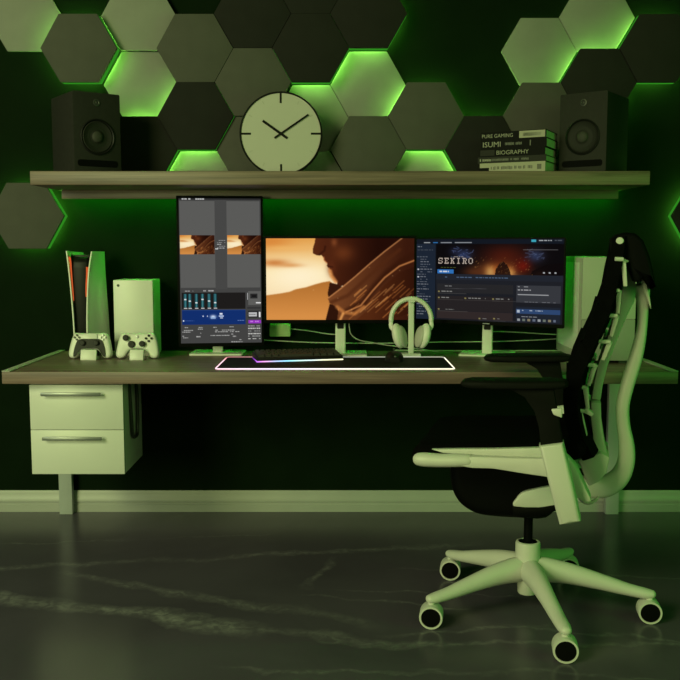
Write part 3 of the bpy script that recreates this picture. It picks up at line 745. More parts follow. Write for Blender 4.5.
# ------------------------------------------------------------------ game consoles, pads
tc_ = thing('game_console', 'tall white game console with flared side plates and black core at desk left end', 'game console', (-1.0, 3.50, DT))
def plate(front, back, y0, y1, th, bow):
    """front/back: (x, z) down the plate's front and rear edge"""
    n = 14; nu = 10; rings = []
    def lerp(P, t):
        k = t * (len(P) - 1); i = min(int(k), len(P) - 2); f = k - i; p0 = P[max(i - 1, 0)]; p1 = P[i]; p2 = P[i + 1]; p3 = P[min(i + 2, len(P) - 1)]
        return tuple(0.5 * (2 * p1[j] + (p2[j] - p0[j]) * f + (2 * p0[j] - 5 * p1[j] + 4 * p2[j] - p3[j]) * f * f + (3 * p1[j] - p0[j] - 3 * p2[j] + p3[j]) * f ** 3) for j in (0, 1))
    for a in range(n + 1):
        t = a / n; f = lerp(front, t); b = lerp(back, t); ring = []
        for sgn in (0, 1):
            us = range(nu + 1) if sgn == 0 else range(nu, -1, -1)
            for q in us:
                u = q / nu; x = f[0] + (b[0] - f[0]) * u + bow * math.sin(math.pi * u); z = f[1] + (b[1] - f[1]) * u
                ring.append((x + (th if sgn else 0), y0 + (y1 - y0) * u, z))
        rings.append(ring)
    return MB().loft(rings)
plate([(-1.050, 1.092), (-1.043, 1.02), (-1.036, 0.92), (-1.031, 0.82), (-1.028, 0.70)], [(-1.040, 1.085), (-1.040, 1.02), (-1.040, 0.92), (-1.040, 0.82), (-1.040, 0.70)], 3.50, 3.69, 0.0045, -0.006).build('side_plate', M['white'], tc_, world=True)
plate([(-0.9535, 1.090), (-0.9660, 1.02), (-0.9745, 0.92), (-0.9790, 0.82), (-0.9800, 0.70)], [(-0.9550, 1.088), (-0.9530, 1.02), (-0.9490, 0.92), (-0.9440, 0.82), (-0.9400, 0.70)], 3.50, 3.69, 0.0045, 0.010).build('side_plate', M['white'], tc_, world=True)
core = MB().prism([(3.518, 0.700), (3.518, 1.03), (3.522, 1.050), (3.535, 1.066), (3.560, 1.074), (3.68, 1.078), (3.68, 0.700)], -1.030, -0.976, 'yz', bev=0.004)
core.prism([(-1.030, 0.70), (-0.978, 0.70), (-0.9725, 0.92), (-0.964, 1.02), (-0.953, 1.076), (-1.044, 1.076), (-1.038, 1.02), (-1.033, 0.92)], 3.545, 3.68, 'xz', bev=0.002)
core.build('core', M['black'], tc_, world=True)
MB().lathe([(0.045, 0.0), (0.045, 0.014), (0.038, 0.021), (0, 0.021)], (-1.0, 3.59, DT), 'z', 32).build('foot', M['black'], tc_, world=True)
for P in ([(-1.0420, 3.512, 1.068), (-1.0375, 3.512, 1.055), (-1.0350, 3.512, 1.02), (-1.0320, 3.513, 0.96), (-1.0290, 3.514, 0.90)],
          [(-0.9720, 3.512, 1.030), (-0.9740, 3.512, 1.00), (-0.9790, 3.513, 0.955), (-0.9805, 3.514, 0.915)]):
    MB().tube(P, [(0.0055, 0.0035), (0.0040, 0.0035), (0.0028, 0.0035), (0.0020, 0.0035), (0.0010, 0.0035)][:len(P)], 8, 4, up=(0, 1, 0)).build('light_bar', M['amber'], tc_, world=True)

bx = thing('game_console', 'boxy white game console standing second from the left on the desk', 'game console', (-0.8095, 3.565, DT))
MB().box(-0.8875, -0.7330, 3.562, 3.712, DT + 0.002, 0.978, 0.003).box(-0.885, -0.735, 3.565, 3.71, DT, DT + 0.004).build('body', M['white'], bx, world=True)
MB().lathe([(0.0052, 0.0005), (0.0052, -0.001), (0.0, -0.001)], (-0.8675, 3.562, 0.957), 'y', 20).build('power_button', M['logo'], bx, world=True)

def display_stand(x, y, label, w=0.060, h=0.040):
    t = thing('controller_stand', label, 'stand', (x, y, DT), 0)
    MB().prism([(-0.022, 0.0), (-0.022, 0.008), (-0.012, h), (-0.006, h), (-0.004, 0.012), (0.030, 0.010), (0.030, 0.0)], -w / 2, w / 2, 'yz', bev=0.002).build('block', M['white'], t)
    return t
PADOUT = [(0, 0.098), (0.035, 0.098), (0.056, 0.099), (0.066, 0.090), (0.074, 0.066), (0.080, 0.036), (0.0815, 0.016), (0.076, 0.004), (0.063, 0.001), (0.048, 0.007), (0.038, 0.022), (0.028, 0.032), (0.013, 0.036), (0, 0.036)]
def pad_outline(sx=1.0, sz=1.0):
    r_ = [(x * sx, z * sz) for x, z in PADOUT]; l_ = [(-x, z) for x, z in reversed(r_[1:-1])]
    return smooth2(r_ + l_, 4)
TILT = Matrix.Rotation(R(-13), 4, 'X')
def controller(x, y, label, two_tone):
    t = thing('game_controller', label, 'game controller', (x, y, DT))
    b = MB().pillow(pad_outline(), -0.019, 0.017, 0.0105, 5, mtx=TILT)
    b.build('shell', M['white'], t)
    def stick(px, pz, nm='thumbstick', r=0.0105):
        MB().lathe([(r * 0.6, -0.020), (r * 0.6, -0.028), (r, -0.029), (r, -0.033), (r * 0.75, -0.034), (0, -0.0325)], (px, 0, pz), 'y', 20, mtx=TILT).build(nm, M['black'], t)
    if two_tone:
        inner = [(0.0, 0.074), (0.030, 0.074), (0.046, 0.068), (0.054, 0.050), (0.060, 0.024), (0.060, 0.006), (0.052, 0.009), (0.042, 0.024), (0.032, 0.0350), (0.016, 0.0385), (0, 0.0385)]
        pol = smooth2(inner + [(-a, c) for a, c in reversed(inner[1:-1])], 3)
        MB().prism(pol, -0.0240, -0.020, 'xz', mtx=TILT).build('black_center', M['black'], t)
        stick(-0.026, 0.058); stick(0.026, 0.058)
        MB().pillow(rrect(-0.028, 0.028, 0.066, 0.094, 0.006), -0.0238, -0.019, 0.002, 2, mtx=TILT).build('touchpad', M['white'], t)
        for s in (-1, 1):
            for k in range(4):
                a = R(90 * k); MB().lathe([(0.0042, -0.020), (0.0042, -0.0236), (0, -0.0240)], (s * 0.050 + 0.0085 * math.cos(a), 0, 0.080 + 0.0085 * math.sin(a)), 'y', 12, mtx=TILT).build('button', M['darkgrey' if s < 0 else 'steel'], t)
    else:
        stick(-0.042, 0.077, r=0.0115); stick(0.021, 0.054, r=0.0115)
        MB().lathe([(0.0135, -0.019), (0.0135, -0.0245), (0.010, -0.0255), (0, -0.0235)], (-0.021, 0, 0.053), 'y', 24, mtx=TILT).build('direction_pad', M['black'], t)
        for k in range(4):
            a = R(90 * k); MB().lathe([(0.0046, -0.018), (0.0046, -0.0243), (0, -0.0252)], (0.044 + 0.0105 * math.cos(a), 0, 0.076 + 0.0105 * math.sin(a)), 'y', 14, mtx=TILT).build('button', M['black'], t)
        MB().lathe([(0.006, -0.020), (0.006, -0.0228), (0, -0.0232)], (0.0, 0, 0.083), 'y', 16, mtx=TILT).build('guide_button', M['steel'], t)
controller(-0.957, 3.468, 'white game controller with black centre, in front of the tall console', True)
controller(-0.776, 3.468, 'all white game controller with black sticks, in front of the boxy console', False)
display_stand(-0.952, 3.436, 'small white block holding up the black-centred controller')
display_stand(-0.770, 3.436, 'small white block holding up the all white controller', 0.052)

# ------------------------------------------------------------------ mousepad, keyboard, mouse
def glow_mesh(mb, name, parent, colfn):
    o = mb.build(name, M['led'], parent, world=True); me = o.data
    at = me.attributes.new('glow', 'FLOAT_COLOR', 'POINT')
    rm = root_matrix(parent)
    for i, v in enumerate(me.vertices):
        c = colfn(rm @ v.co); at.data[i].color = (*[float(k) for k in c], 1.0)
    return o
def ramp(t, stops):
    for (t0, c0), (t1, c1) in zip(stops[:-1], stops[1:]):
        if t <= t1:
            f = max(0.0, min(1.0, (t - t0) / (t1 - t0))); return [a + (b - a) * f for a, b in zip(c0, c1)]
    return stops[-1][1]
mp_ = thing('mousepad', 'wide black mousepad with glowing white edge at front of desk', 'mousepad', (-0.017, 3.32, DT))
mo = [(-0.437, 3.148), (0.402, 3.148), (0.388, 3.488), (-0.431, 3.488)]
po = rrect(-0.436, 0.401, 3.149, 3.487, 0.016)
MB().prism(po, DT + 0.0002, DT + 0.0035, 'xy').build('cloth', M['padcloth'], mp_, world=True)
ringp = [(x, y, DT + 0.0036) for x, y in po]
dense = []
for i in range(len(ringp)):
    a, b_ = Vector(ringp[i]), Vector(ringp[(i + 1) % len(ringp)]); k = max(1, int((b_ - a).length / 0.03))
    dense += [a.lerp(b_, j / k) for j in range(k)]
def pad_col(p):
    base = ramp((p.x + 0.44) / 0.84, [(0, (1.0, .62, .70)), (0.10, (1.0, .78, .86)), (0.25, (.85, .80, 1.0)), (0.55, (1.0, 0.92, .80)), (1, (1.0, .93, .66))])
    if p.y > 3.40: base = ramp((p.x + 0.44) / 0.84, [(0, (1.0, .40, .42)), (0.2, (1.0, .55, .55)), (0.5, (.7, .75, .6)), (1, (.95, .95, .75))])
    return [c * (0.45 if p.y > 3.45 else 1.0) for c in base]
glow_mesh(MB().tube(dense, 0.0023, 8, closed=True), 'light_edge', mp_, pad_col)

ka = math.atan2(0.073, 0.314)
KM = Matrix.Translation((-0.306, 3.325, DT + 0.0035)) @ Matrix.Rotation(ka, 4, 'Z')
kb = thing('keyboard', 'black mechanical keyboard glowing along its front, on left of mousepad', 'keyboard', (-0.306, 3.325, DT + 0.0035), ka)
KL, KD = 0.326, 0.128
MB().prism([(0, 0.0045), (0, 0.016), (KD, 0.026), (KD, 0.0045)], 0, KL, 'yz', bev=0.002).box(0.02, 0.06, 0.01, 0.03, 0, 0.006).box(KL - 0.06, KL - 0.02, 0.01, 0.03, 0, 0.006).box(0.02, 0.06, KD - 0.03, KD - 0.01, 0, 0.006).box(KL - 0.06, KL - 0.02, KD - 0.03, KD - 0.01, 0, 0.006).build('case', M['black'], kb)
key0 = None
rows = [[1] * 13 + [2], [1.5] + [1] * 12 + [1.5], [1.75] + [1] * 11 + [2.25], [2.25] + [1] * 10 + [2.75], [1.25, 1.25, 1.25, 6.25, 1.25, 1.25, 1.25, 1.25]]
un = (KL - 0.012) / 15.0
for ri, row in enumerate(rows):
    y = KD - 0.016 - ri * 0.0225; x = 0.006
    for wk in row:
        wm = wk * un
        if abs(wk - 1) < 1e-6 and key0 is not None:
            k = key0.copy(); COL.objects.link(k); k.parent = kb
        else:
            mb = MB(); hw = wm / 2 - 0.0012
            mb.loft([[(-hw, -0.0095, 0), (hw, -0.0095, 0), (hw, 0.0095, 0), (-hw, 0.0095, 0)], [(-hw + .002, -0.0075, 0.009), (hw - .002, -0.0075, 0.009), (hw - .002, 0.0075, 0.009), (-hw + .002, 0.0075, 0.009)]])
            k = mb.build('keycap', M['keys'], kb)
            if abs(wk - 1) < 1e-6: key0 = k
        k.location = (x + wm / 2, y, 0.0155 + 0.010 * y / KD); k.rotation_euler = (math.atan2(0.010, KD), 0, 0)
        x += wm
def kb_col(p):
    q = KM.inverted() @ p
    if q.x < 0.006 and q.y > 0.003: return ramp(q.y / KD, [(0, (.45, .10, .75)), (0.3, (.22, .05, .42)), (1, (.05, .01, .10))])
    return ramp(q.x / KL, [(0, (.50, .14, .80)), (0.08, (.85, .35, .75)), (0.2, (.45, .50, .85)), (0.35, (.30, .75, .95)), (0.5, (.55, .90, .80)), (0.62, (.60, .75, .80)), (0.8, (.95, .95, .60)), (1, (1.0, .95, .55))])
gp = [(0.0, KD * 0.9, 0.004)] + [(0.0, KD * 0.9 * (1 - k / 8), 0.004) for k in range(1, 8)] + [(KL * k / 48, -0.001, 0.003) for k in range(49)]
mb = MB(); mb.tube([KM @ Vector(p) for p in gp], 0.0024, 8)
glow_mesh(mb, 'light_edge', kb, kb_col)

ms = thing('computer_mouse', 'black computer mouse on the right part of the mousepad', 'mouse', (0.203, 3.375, DT + 0.0035), 0)
mb = MB(); n = 14; rings = []
for i in range(n + 1):
    t = i / n; y = -0.056 + 0.112 * t; prof = math.sin(math.pi * (0.06 + 0.88 * t)) ** 0.5
    hw = 0.040 * prof * (1 - 0.12 * math.sin(math.pi * t)); hh = 0.037 * math.sin(math.pi * (0.10 + 0.80 * t) ** 0.9) ** 0.7
    rings.append([(hw * math.copysign(abs(math.cos(a)) ** 0.7, math.cos(a)), y, max(0.0005, hh * math.sin(a) ** 0.8)) for a in [math.pi * k / 14 for k in range(15)]])
mb.loft(rings); mb.build('shell', M['black'], ms)
MB().lathe([(0.009, -0.003), (0.009, 0.003), (0, 0.003)], (0, 0.030, 0.036), 'x', 16).build('scroll_wheel', M['darkgrey'], ms)
MB().ell((0.0, -0.049, 0.021), (0.005, 0.006, 0.004), n=12).build('emblem', M['steel'], ms)

# ------------------------------------------------------------------ headphones on their stand
hs = thing('headphone_stand', 'pale headphone stand with square foot behind the mouse', 'headphone stand', (0.276, 3.518, DT))
MB().prism(rrect(-0.037, 0.037, -0.028, 0.028, 0.006), 0, 0.016, 'xy', bev=0.002).build('base', M['white'], hs)
MB().prism(rrect(-0.011, 0.011, -0.008, 0.008, 0.004), 0.010, 0.216, 'xy').tube([(0, -0.022, 0.218), (0, 0.022, 0.218)], (0.014, 0.0035), 12, up=(0, 0, 1)).build('pole', M['white'], hs)
hp = thing('headphones', 'white over-ear headphones hanging on the stand before the right monitor', 'headphones', (0.276, 3.518, 0.68))
band = [(0.066 * math.cos(a) * 1.18, 0, 0.146 + 0.082 * math.sin(a)) for a in [R(-4 + 188 * k / 24) for k in range(25)]]
MB().tube(band, [(0.0095, 0.013)] * 25, 12, up=(0, 1, 0)).build('headband', M['cream'], hp)
for s in (-1, 1):
    T = Matrix.Rotation(R(s * 14), 4, 'Y') @ Matrix.Rotation(R(s * 24), 4, 'Z')
    e = MB(); e.ell((s * 0.050, -0.006, 0.084), (0.021, 0.034, 0.050), T)
    cup = e.build('ear_cup', M['cream'], hp)
    MB().ell((s * 0.033, -0.004, 0.081), (0.015, 0.032, 0.044), T).build('ear_cushion', M['clockface'], cup)
    MB().tube([(s * 0.0775, 0, 0.141), (s * 0.078, -0.004, 0.118), (s * 0.060, -0.006, 0.100)], [(0.008, 0.005)] * 3, 10, 3, up=(0, 1, 0)).build('yoke', M['cream'], hp)

# ------------------------------------------------------------------ computer tower
tw = thing('computer_tower', 'white computer tower standing on desk behind the chair back', 'computer', (0.98, 3.50, DT))
x0, x1, y0, y1, z0, z1 = 0.882, 1.078, 3.312, 3.69, DT + 0.012, 1.070
MB().box(x0, x1, y0 + 0.012, y1, z0, z1, 0.003).build('case', M['tower'], tw, world=True)
MB().prism(rrect(x0, x1, z0 + 0.152, z1, 0.003), y0, y0 + 0.0115, 'xz', bev=0.002).build('front_panel', M['tower'], tw, world=True)
MB().prism(rrect(x0, x1, z0, z0 + 0.151, 0.003), y0 + 0.001, y0 + 0.0115, 'xz', bev=0.002).build('lower_front', M['towerlow'], tw, world=True)  # lower front toned darker than the panel above
MB().box(x0 - 0.001, x0 + 0.001, y0 + 0.05, y1 - 0.03, z0 + 0.03, z1 - 0.02).build('side_panel', M['white'], tw, world=True)
for fx in (x0 + 0.02, x1 - 0.05):
    for fy in (y0 + 0.02, y1 - 0.06): MB().box(fx, fx + 0.03, fy, fy + 0.04, DT, z0 + 0.001).build('foot', M['darkgrey'], tw, world=True)

# ------------------------------------------------------------------ cable box and cables behind the screens
cb = tag(MB().box(-0.288, -0.203, 3.700, 3.7395, 0.742, 0.794, 0.004).build('cable_box', M['note']), 'small green-lit plastic cable box on the wall under the middle monitor', 'cable box')
def cable(label, pts, r=0.0022):
    o = MB().tube(pts, r, 8, 6).build('cable', M['cable']); tag(o, label, 'cable', 'cables behind the monitors')
cable('thin pale cable from the green cable box to the middle stand', [(-0.206, 3.728, 0.772), (-0.12, 3.70, 0.765), (-0.05, 3.65, 0.758), (0.0, 3.64, 0.757), (0.0, 3.620, 0.757)])
cable('pale cable curving down from the middle monitor toward the headphones', [(0.035, 3.598, 0.83), (0.037, 3.60, 0.79), (0.045, 3.61, 0.760), (0.075, 3.62, 0.737), (0.13, 3.64, 0.724), (0.20, 3.65, 0.711), (0.30, 3.655, 0.700), (0.40, 3.66, 0.6835)])
cable('long pale cable drooping behind the keyboard from portrait monitor', [(-0.46, 3.63, 0.75), (-0.36, 3.66, 0.737), (-0.25, 3.68, 0.727), (-0.10, 3.69, 0.719), (0.1, 3.70, 0.715), (0.25, 3.70, 0.716), (0.42, 3.70, 0.720), (0.62, 3.70, 0.722), (0.80, 3.70, 0.728), (0.93, 3.712, 0.735)])
cable('pale cable sloping from right stand toward the tower, topmost there', [(0.60, 3.61, 0.770), (0.64, 3.65, 0.768), (0.72, 3.68, 0.762), (0.86, 3.70, 0.752), (0.96, 3.712, 0.748)])
cable('pale cable lying along the desk back between headphones and tower', [(0.22, 3.722, 0.684), (0.36, 3.722, 0.6825), (0.5, 3.72, 0.6825), (0.64, 3.722, 0.6825), (0.80, 3.72, 0.6825), (0.93, 3.722, 0.6825)])
# ------------------------------------------------------------------ office chair
# local frame: +x is the way the chair faces, +y its left-hand side (toward the viewer), z up
CO = Vector((0.587, 2.695, 0)); CROT = R(165)
ch = thing('office_chair', 'white-framed ergonomic office chair with black back, facing left before the desk', 'chair', CO, CROT)
CMAT = root_matrix(ch)
def sym(): return (1, -1)
W, K = M['chairwhite'], M['chairblack']
# base: hub, gas column, five legs, five casters
ux = 0.014
MB().lathe([(0.0, 0.052), (0.026, 0.052), (0.029, 0.056), (0.030, 0.085), (0.036, 0.10), (0.0375, 0.16), (0.0375, 0.208), (0.036, 0.214), (0.030, 0.216), (0.029, 0.208), (0, 0.208)], (ux, 0, 0), 'z', 40).build('hub', W, ch)
MB().lathe([(0.028, 0.205), (0.028, 0.214), (0.0135, 0.215), (0.0135, 0.33), (0, 0.33)], (ux, 0, 0), 'z', 28).build('gas_column', K, ch)
CR_ = 0.3426; cpos = []
inv = CMAT.inverted()
for k in range(5):
    a = R(-90 + 3.2 + 72 * k); wp = Vector((0.587 + CR_ * math.cos(a), 2.695 + CR_ * math.sin(a), 0)); lp = inv @ wp
    d = Vector((lp.x - ux, lp.y, 0)); ln = d.length; d.normalize()
    P = [(ux + d.x * ln * t, d.y * ln * t, z) for t, z in ((0.02, 0.128), (0.15, 0.130), (0.35, 0.124), (0.6, 0.108), (0.82, 0.092), (0.96, 0.085), (1.03, 0.084), (1.05, 0.084))]
    RR = [(0.034, 0.038), (0.033, 0.038), (0.028, 0.032), (0.023, 0.0245), (0.0205, 0.0185), (0.0195, 0.0155), (0.014, 0.011), (0.003, 0.003)]
    MB().tube(P, RR, 16, 4, up=(0, 0, 1)).build('base_leg', W, ch)
    # caster: axle turned mostly toward the viewer
    ax_w = Vector((-0.16, -1, 0)).normalized(); ax = (inv.to_3x3() @ ax_w).normalized(); side = Vector((0, 0, 1)).cross(ax)
    T = Matrix.Translation((lp.x, lp.y, 0.0345)) @ Matrix((( side.x, ax.x, 0, 0), (side.y, ax.y, 0, 0), (0, 0, 1, 0), (0, 0, 0, 1)))
    cw = MB(); cw.lathe([(0.0, -0.023), (0.028, -0.023), (0.0285, -0.026), (0.0335, -0.026), (0.0345, -0.022), (0.0345, 0.022), (0.0335, 0.026), (0.0285, 0.026), (0.028, 0.023), (0, 0.023)], (0, 0, 0), 'y', 36, mtx=T)
    cw.lathe([(0.0105, 0.028), (0.0105, 0.050), (0, 0.050)], (0, 0, 0), 'z', 16, mtx=T)
    c_ = cw.build('caster', W, ch)
    mb = MB(); mb.lathe([(0.0, -0.0280), (0.0265, -0.0270), (0.0277, -0.0235), (0.0277, 0.0235), (0.0265, 0.0270), (0, 0.0280)], (0, 0, 0), 'y', 32, mtx=T)
    mb.build('wheel', M['wheel'], c_)
# under the seat: black mechanism housing, white tilt plates
pan = smooth2([(0.250, 0.50), (0.248, 0.45), (0.244, 0.40), (0.234, 0.365), (0.210, 0.332), (0.168, 0.309), (0.12, 0.303), (0.04, 0.304), (-0.04, 0.310), (-0.075, 0.36), (-0.085, 0.44), (-0.08, 0.50)], 3)
MB().pillow(pan, -0.085, 0.085, 0.03, 5).build('mechanism_housing', K, ch)
for s in sym():
    y0, y1 = sorted((s * 0.088, s * 0.108))
    MB().prism(smooth2([(0.053, 0.350), (0.046, 0.372), (0.030, 0.393), (0.0, 0.404), (-0.045, 0.417), (-0.095, 0.425), (-0.108, 0.40), (-0.098, 0.372), (-0.06, 0.360), (-0.02, 0.352)], 2), y0, y1, 'xz', bev=0.004).build('tilt_plate', W, ch)
    MB().prism([(0.056, 0.350), (0.052, 0.322), (0.02, 0.318), (-0.04, 0.332), (-0.10, 0.362), (-0.10, 0.374), (-0.05, 0.360), (-0.01, 0.350)], y0 - 0.002, y1 + 0.002, 'xz', bev=0.003).build('tilt_plate_trim', K, ch)
# seat
cush = smooth2([(0.335, 0.515), (0.322, 0.538), (0.285, 0.549), (0.20, 0.556), (0.05, 0.562), (-0.08, 0.575), (-0.135, 0.575), (-0.145, 0.545), (-0.10, 0.520), (0.10, 0.510), (0.28, 0.496), (0.325, 0.498)], 3)
MB().pillow(cush, -0.235, 0.235, 0.022, 5).build('seat_cushion', M['padblack'], ch)
for s in sym():
    ya = lambda a, b_: sorted((s * a, s * b_))
    y0, y1 = ya(0.236, 0.272)
    fr = [(0.20, 0.519), (0.155, 0.530), (0.05, 0.533), (-0.03, 0.536), (-0.06, 0.540), (-0.085, 0.535), (-0.090, 0.505), (-0.075, 0.484), (-0.04, 0.486), (0.03, 0.492), (0.10, 0.499), (0.155, 0.497), (0.20, 0.504)]
    MB().prism(smooth2(fr, 2), y0, y1, 'xz', bev=0.006).build('seat_frame', W, ch)
    y0, y1 = ya(0.228, 0.250)
    MB().prism([(0.275, 0.5385), (0.20, 0.5440), (0.10, 0.5500), (-0.03, 0.5610), (-0.08, 0.566), (-0.08, 0.540), (-0.03, 0.532), (0.15, 0.530), (0.24, 0.530)], y0, y1, 'xz', bev=0.003).build('seat_rim', W, ch)
    MB().tube([(0.322, s * 0.252, 0.509), (0.312, s * 0.254, 0.5095), (0.29, s * 0.256, 0.510), (0.24, s * 0.258, 0.511), (0.20, s * 0.258, 0.514), (0.165, s * 0.257, 0.516), (0.145, s * 0.256, 0.516)],
              [(0.010, 0.010), (0.018, 0.018), (0.021, 0.0205), (0.020, 0.0190), (0.020, 0.0190), (0.018, 0.017), (0.006, 0.006)], 18, 4, up=(0, 0, 1)).build('depth_handle', W, ch)
# armrests
for s in sym():
    mb = MB(); rings = []
    for x, hw, zt, zb in ((0.186, 0.020, 0.742, 0.738), (0.180, 0.034, 0.748, 0.731), (0.160, 0.043, 0.752, 0.727), (0.10, 0.046, 0.754, 0.727), (0.0, 0.046, 0.757, 0.730), (-0.07, 0.043, 0.759, 0.734), (-0.09, 0.036, 0.757, 0.738), (-0.097, 0.022, 0.751, 0.742)):
        zc, hh = (zt + zb) / 2, (zt - zb) / 2
        rings.append([(x, s * 0.292 + hw * math.copysign(abs(math.cos(a)) ** 0.5, math.cos(a)), zc + hh * math.copysign(abs(math.sin(a)) ** 0.6, math.sin(a))) for a in [2 * math.pi * k / 20 for k in range(20)]])
    mb.loft(rings).build('arm_pad', M['armblack'], ch)
    mb = MB()
    post = [(0.085, 0.731), (0.05, 0.728), (0.014, 0.709), (-0.012, 0.672), (-0.024, 0.63), (-0.031, 0.575), (-0.060, 0.50), (-0.105, 0.49), (-0.088, 0.585), (-0.078, 0.64), (-0.068, 0.69), (-0.060, 0.735)]
    y0, y1 = sorted((s * 0.281, s * 0.317))
    mb.prism(post, y0, y1, 'xz', bev=0.006).build('arm_post', M['armblack'], ch)
    sl = [(-0.026, 0.582), (-0.088, 0.594), (-0.115, 0.49), (-0.139, 0.386), (-0.112, 0.376), (-0.084, 0.372), (-0.055, 0.475)]
    y0, y1 = sorted((s * 0.270, s * 0.330))
    MB().pillow(sl, y0, y1, 0.012, 4).build('arm_sleeve', W, ch)
    y0, y1 = sorted((s * 0.315, s * 0.327))
    MB().prism([(-0.055, 0.682), (-0.083, 0.687), (-0.084, 0.660), (-0.062, 0.667)], y0, y1, 'xz', bev=0.003).build('arm_adjuster', W, ch)
    y0, y1 = sorted((s * 0.205, s * 0.268))
    rk = smooth2([(-0.080, 0.552), (-0.100, 0.545), (-0.120, 0.520), (-0.140, 0.480), (-0.152, 0.455), (-0.165, 0.425), (-0.140, 0.425), (-0.120, 0.440), (-0.100, 0.465), (-0.085, 0.50)], 2)
    MB().prism(rk, y0, y1, 'xz', bev=0.006).build('arm_bracket', W, ch)
    MB().tube([(-0.127, s * 0.205, 0.428), (-0.138, s * 0.205, 0.412), (-0.152, s * 0.205, 0.405), (-0.170, s * 0.205, 0.408), (-0.186, s * 0.205, 0.424)], [(0.003, 0.003), (0.005, 0.005), (0.0065, 0.0065), (0.005, 0.005), (0.002, 0.002)], 10, 4).build('tension_lever', W, ch)
# back pad: front edge, rear edge, half width
BP = [(-0.203, 1.133, -0.236, 1.138, 0.135), (-0.199, 1.10, -0.234, 1.105, 0.15), (-0.189, 1.046, -0.226, 1.045, 0.165), (-0.182, 0.995, -0.214, 0.985, 0.18), (-0.169, 0.951, -0.199, 0.928, 0.195),
      (-0.154, 0.910, -0.176, 0.870, 0.205), (-0.129, 0.850, -0.152, 0.815, 0.21), (-0.102, 0.794, -0.133, 0.760, 0.21), (-0.087, 0.738, -0.123, 0.703, 0.21), (-0.083, 0.687, -0.123, 0.660, 0.205), (-0.088, 0.632, -0.130, 0.620, 0.20),
      (-0.104, 0.576, -0.142, 0.575, 0.195), (-0.140, 0.515, -0.168, 0.525, 0.18)]
def back_ring(fx, fz, bx_, bz, hw):
    ring = []; n = 12
    for k in range(n + 1):
        v = -1 + 2 * k / n; q = 0.030 * (1 - abs(v) ** 2.2)
        ring.append((fx - q, v * hw, fz))
    for k in range(n + 1):
        v = 1 - 2 * k / n; q = 0.030 * (1 - abs(v) ** 2.2)
        ring.append((bx_ - q * 0.6, v * hw * 0.985, bz))
    return ring
# the pad is sewn in four overlapping bands
cuts = [(0, 4), (4, 6), (6, 8), (8, 12)]
for i0, i1 in cuts:
    rows_ = []
    for i in range(i0, i1 + 1):
        e = list(BP[i])
        if i == i0 and i0 > 0: e[0] += 0.004; e[1] += 0.004
        rows_.append(back_ring(*e))
    MB().loft(rows_).build('back_pad', M['padblack'], ch, angle=50)
# headrest shell, fin, pivot caps
cap = [(-0.200, 1.130), (-0.212, 1.1415), (-0.236, 1.1475), (-0.262, 1.1455), (-0.284, 1.126), (-0.303, 1.078), (-0.318, 1.018), (-0.317, 0.988), (-0.310, 0.994), (-0.297, 1.022), (-0.288, 1.029), (-0.281, 1.010), (-0.262, 1.012), (-0.250, 1.046), (-0.240, 1.068), (-0.222, 1.077), (-0.205, 1.085)]
MB().pillow(cap, -0.125, 0.125, 0.012, 4).build('top_shell', K, ch)
MB().prism([(-0.288, 1.022), (-0.300, 1.010), (-0.312, 0.965), (-0.317, 0.930), (-0.309, 0.948), (-0.298, 0.975), (-0.292, 0.990)], -0.035, 0.035, 'xz', bev=0.003).build('rear_fin', W, ch)
for s in sym(): MB().lathe([(0.0105, s * 0.120), (0.0105, s * 0.1405), (0.008, s * 0.1430), (0, s * 0.1435)], (-0.222, 0, 1.1235), 'y', 24).build('pivot_cap', W, ch)
# spine
sp_up = [(-0.262, 1.052), (-0.272, 1.02), (-0.274, 0.985), (-0.272, 0.955), (-0.258, 0.925), (-0.242, 0.885), (-0.222, 0.828), (-0.202, 0.764), (-0.190, 0.704), (-0.186, 0.664), (-0.160, 0.664), (-0.164, 0.703), (-0.174, 0.763), (-0.192, 0.822), (-0.210, 0.881), (-0.224, 0.940), (-0.236, 1.0), (-0.246, 1.052)]
MB().prism(sp_up, -0.060, 0.030, 'xz', bev=0.004).build('spine', W, ch)
sp_lo = [(-0.186, 0.662), (-0.189, 0.610), (-0.200, 0.545), (-0.212, 0.495), (-0.206, 0.455), (-0.168, 0.45), (-0.170, 0.50), (-0.166, 0.568), (-0.160, 0.61), (-0.158, 0.662)]
MB().prism(sp_lo, -0.070, 0.070, 'xz', bev=0.004).build('lower_spine', W, ch)
MB().prism([(-0.128, 0.500), (-0.150, 0.511), (-0.190, 0.523), (-0.214, 0.512), (-0.206, 0.465), (-0.186, 0.440), (-0.160, 0.424), (-0.147, 0.450)], -0.105, 0.105, 'xz', bev=0.004).build('spine_bracket', W, ch)
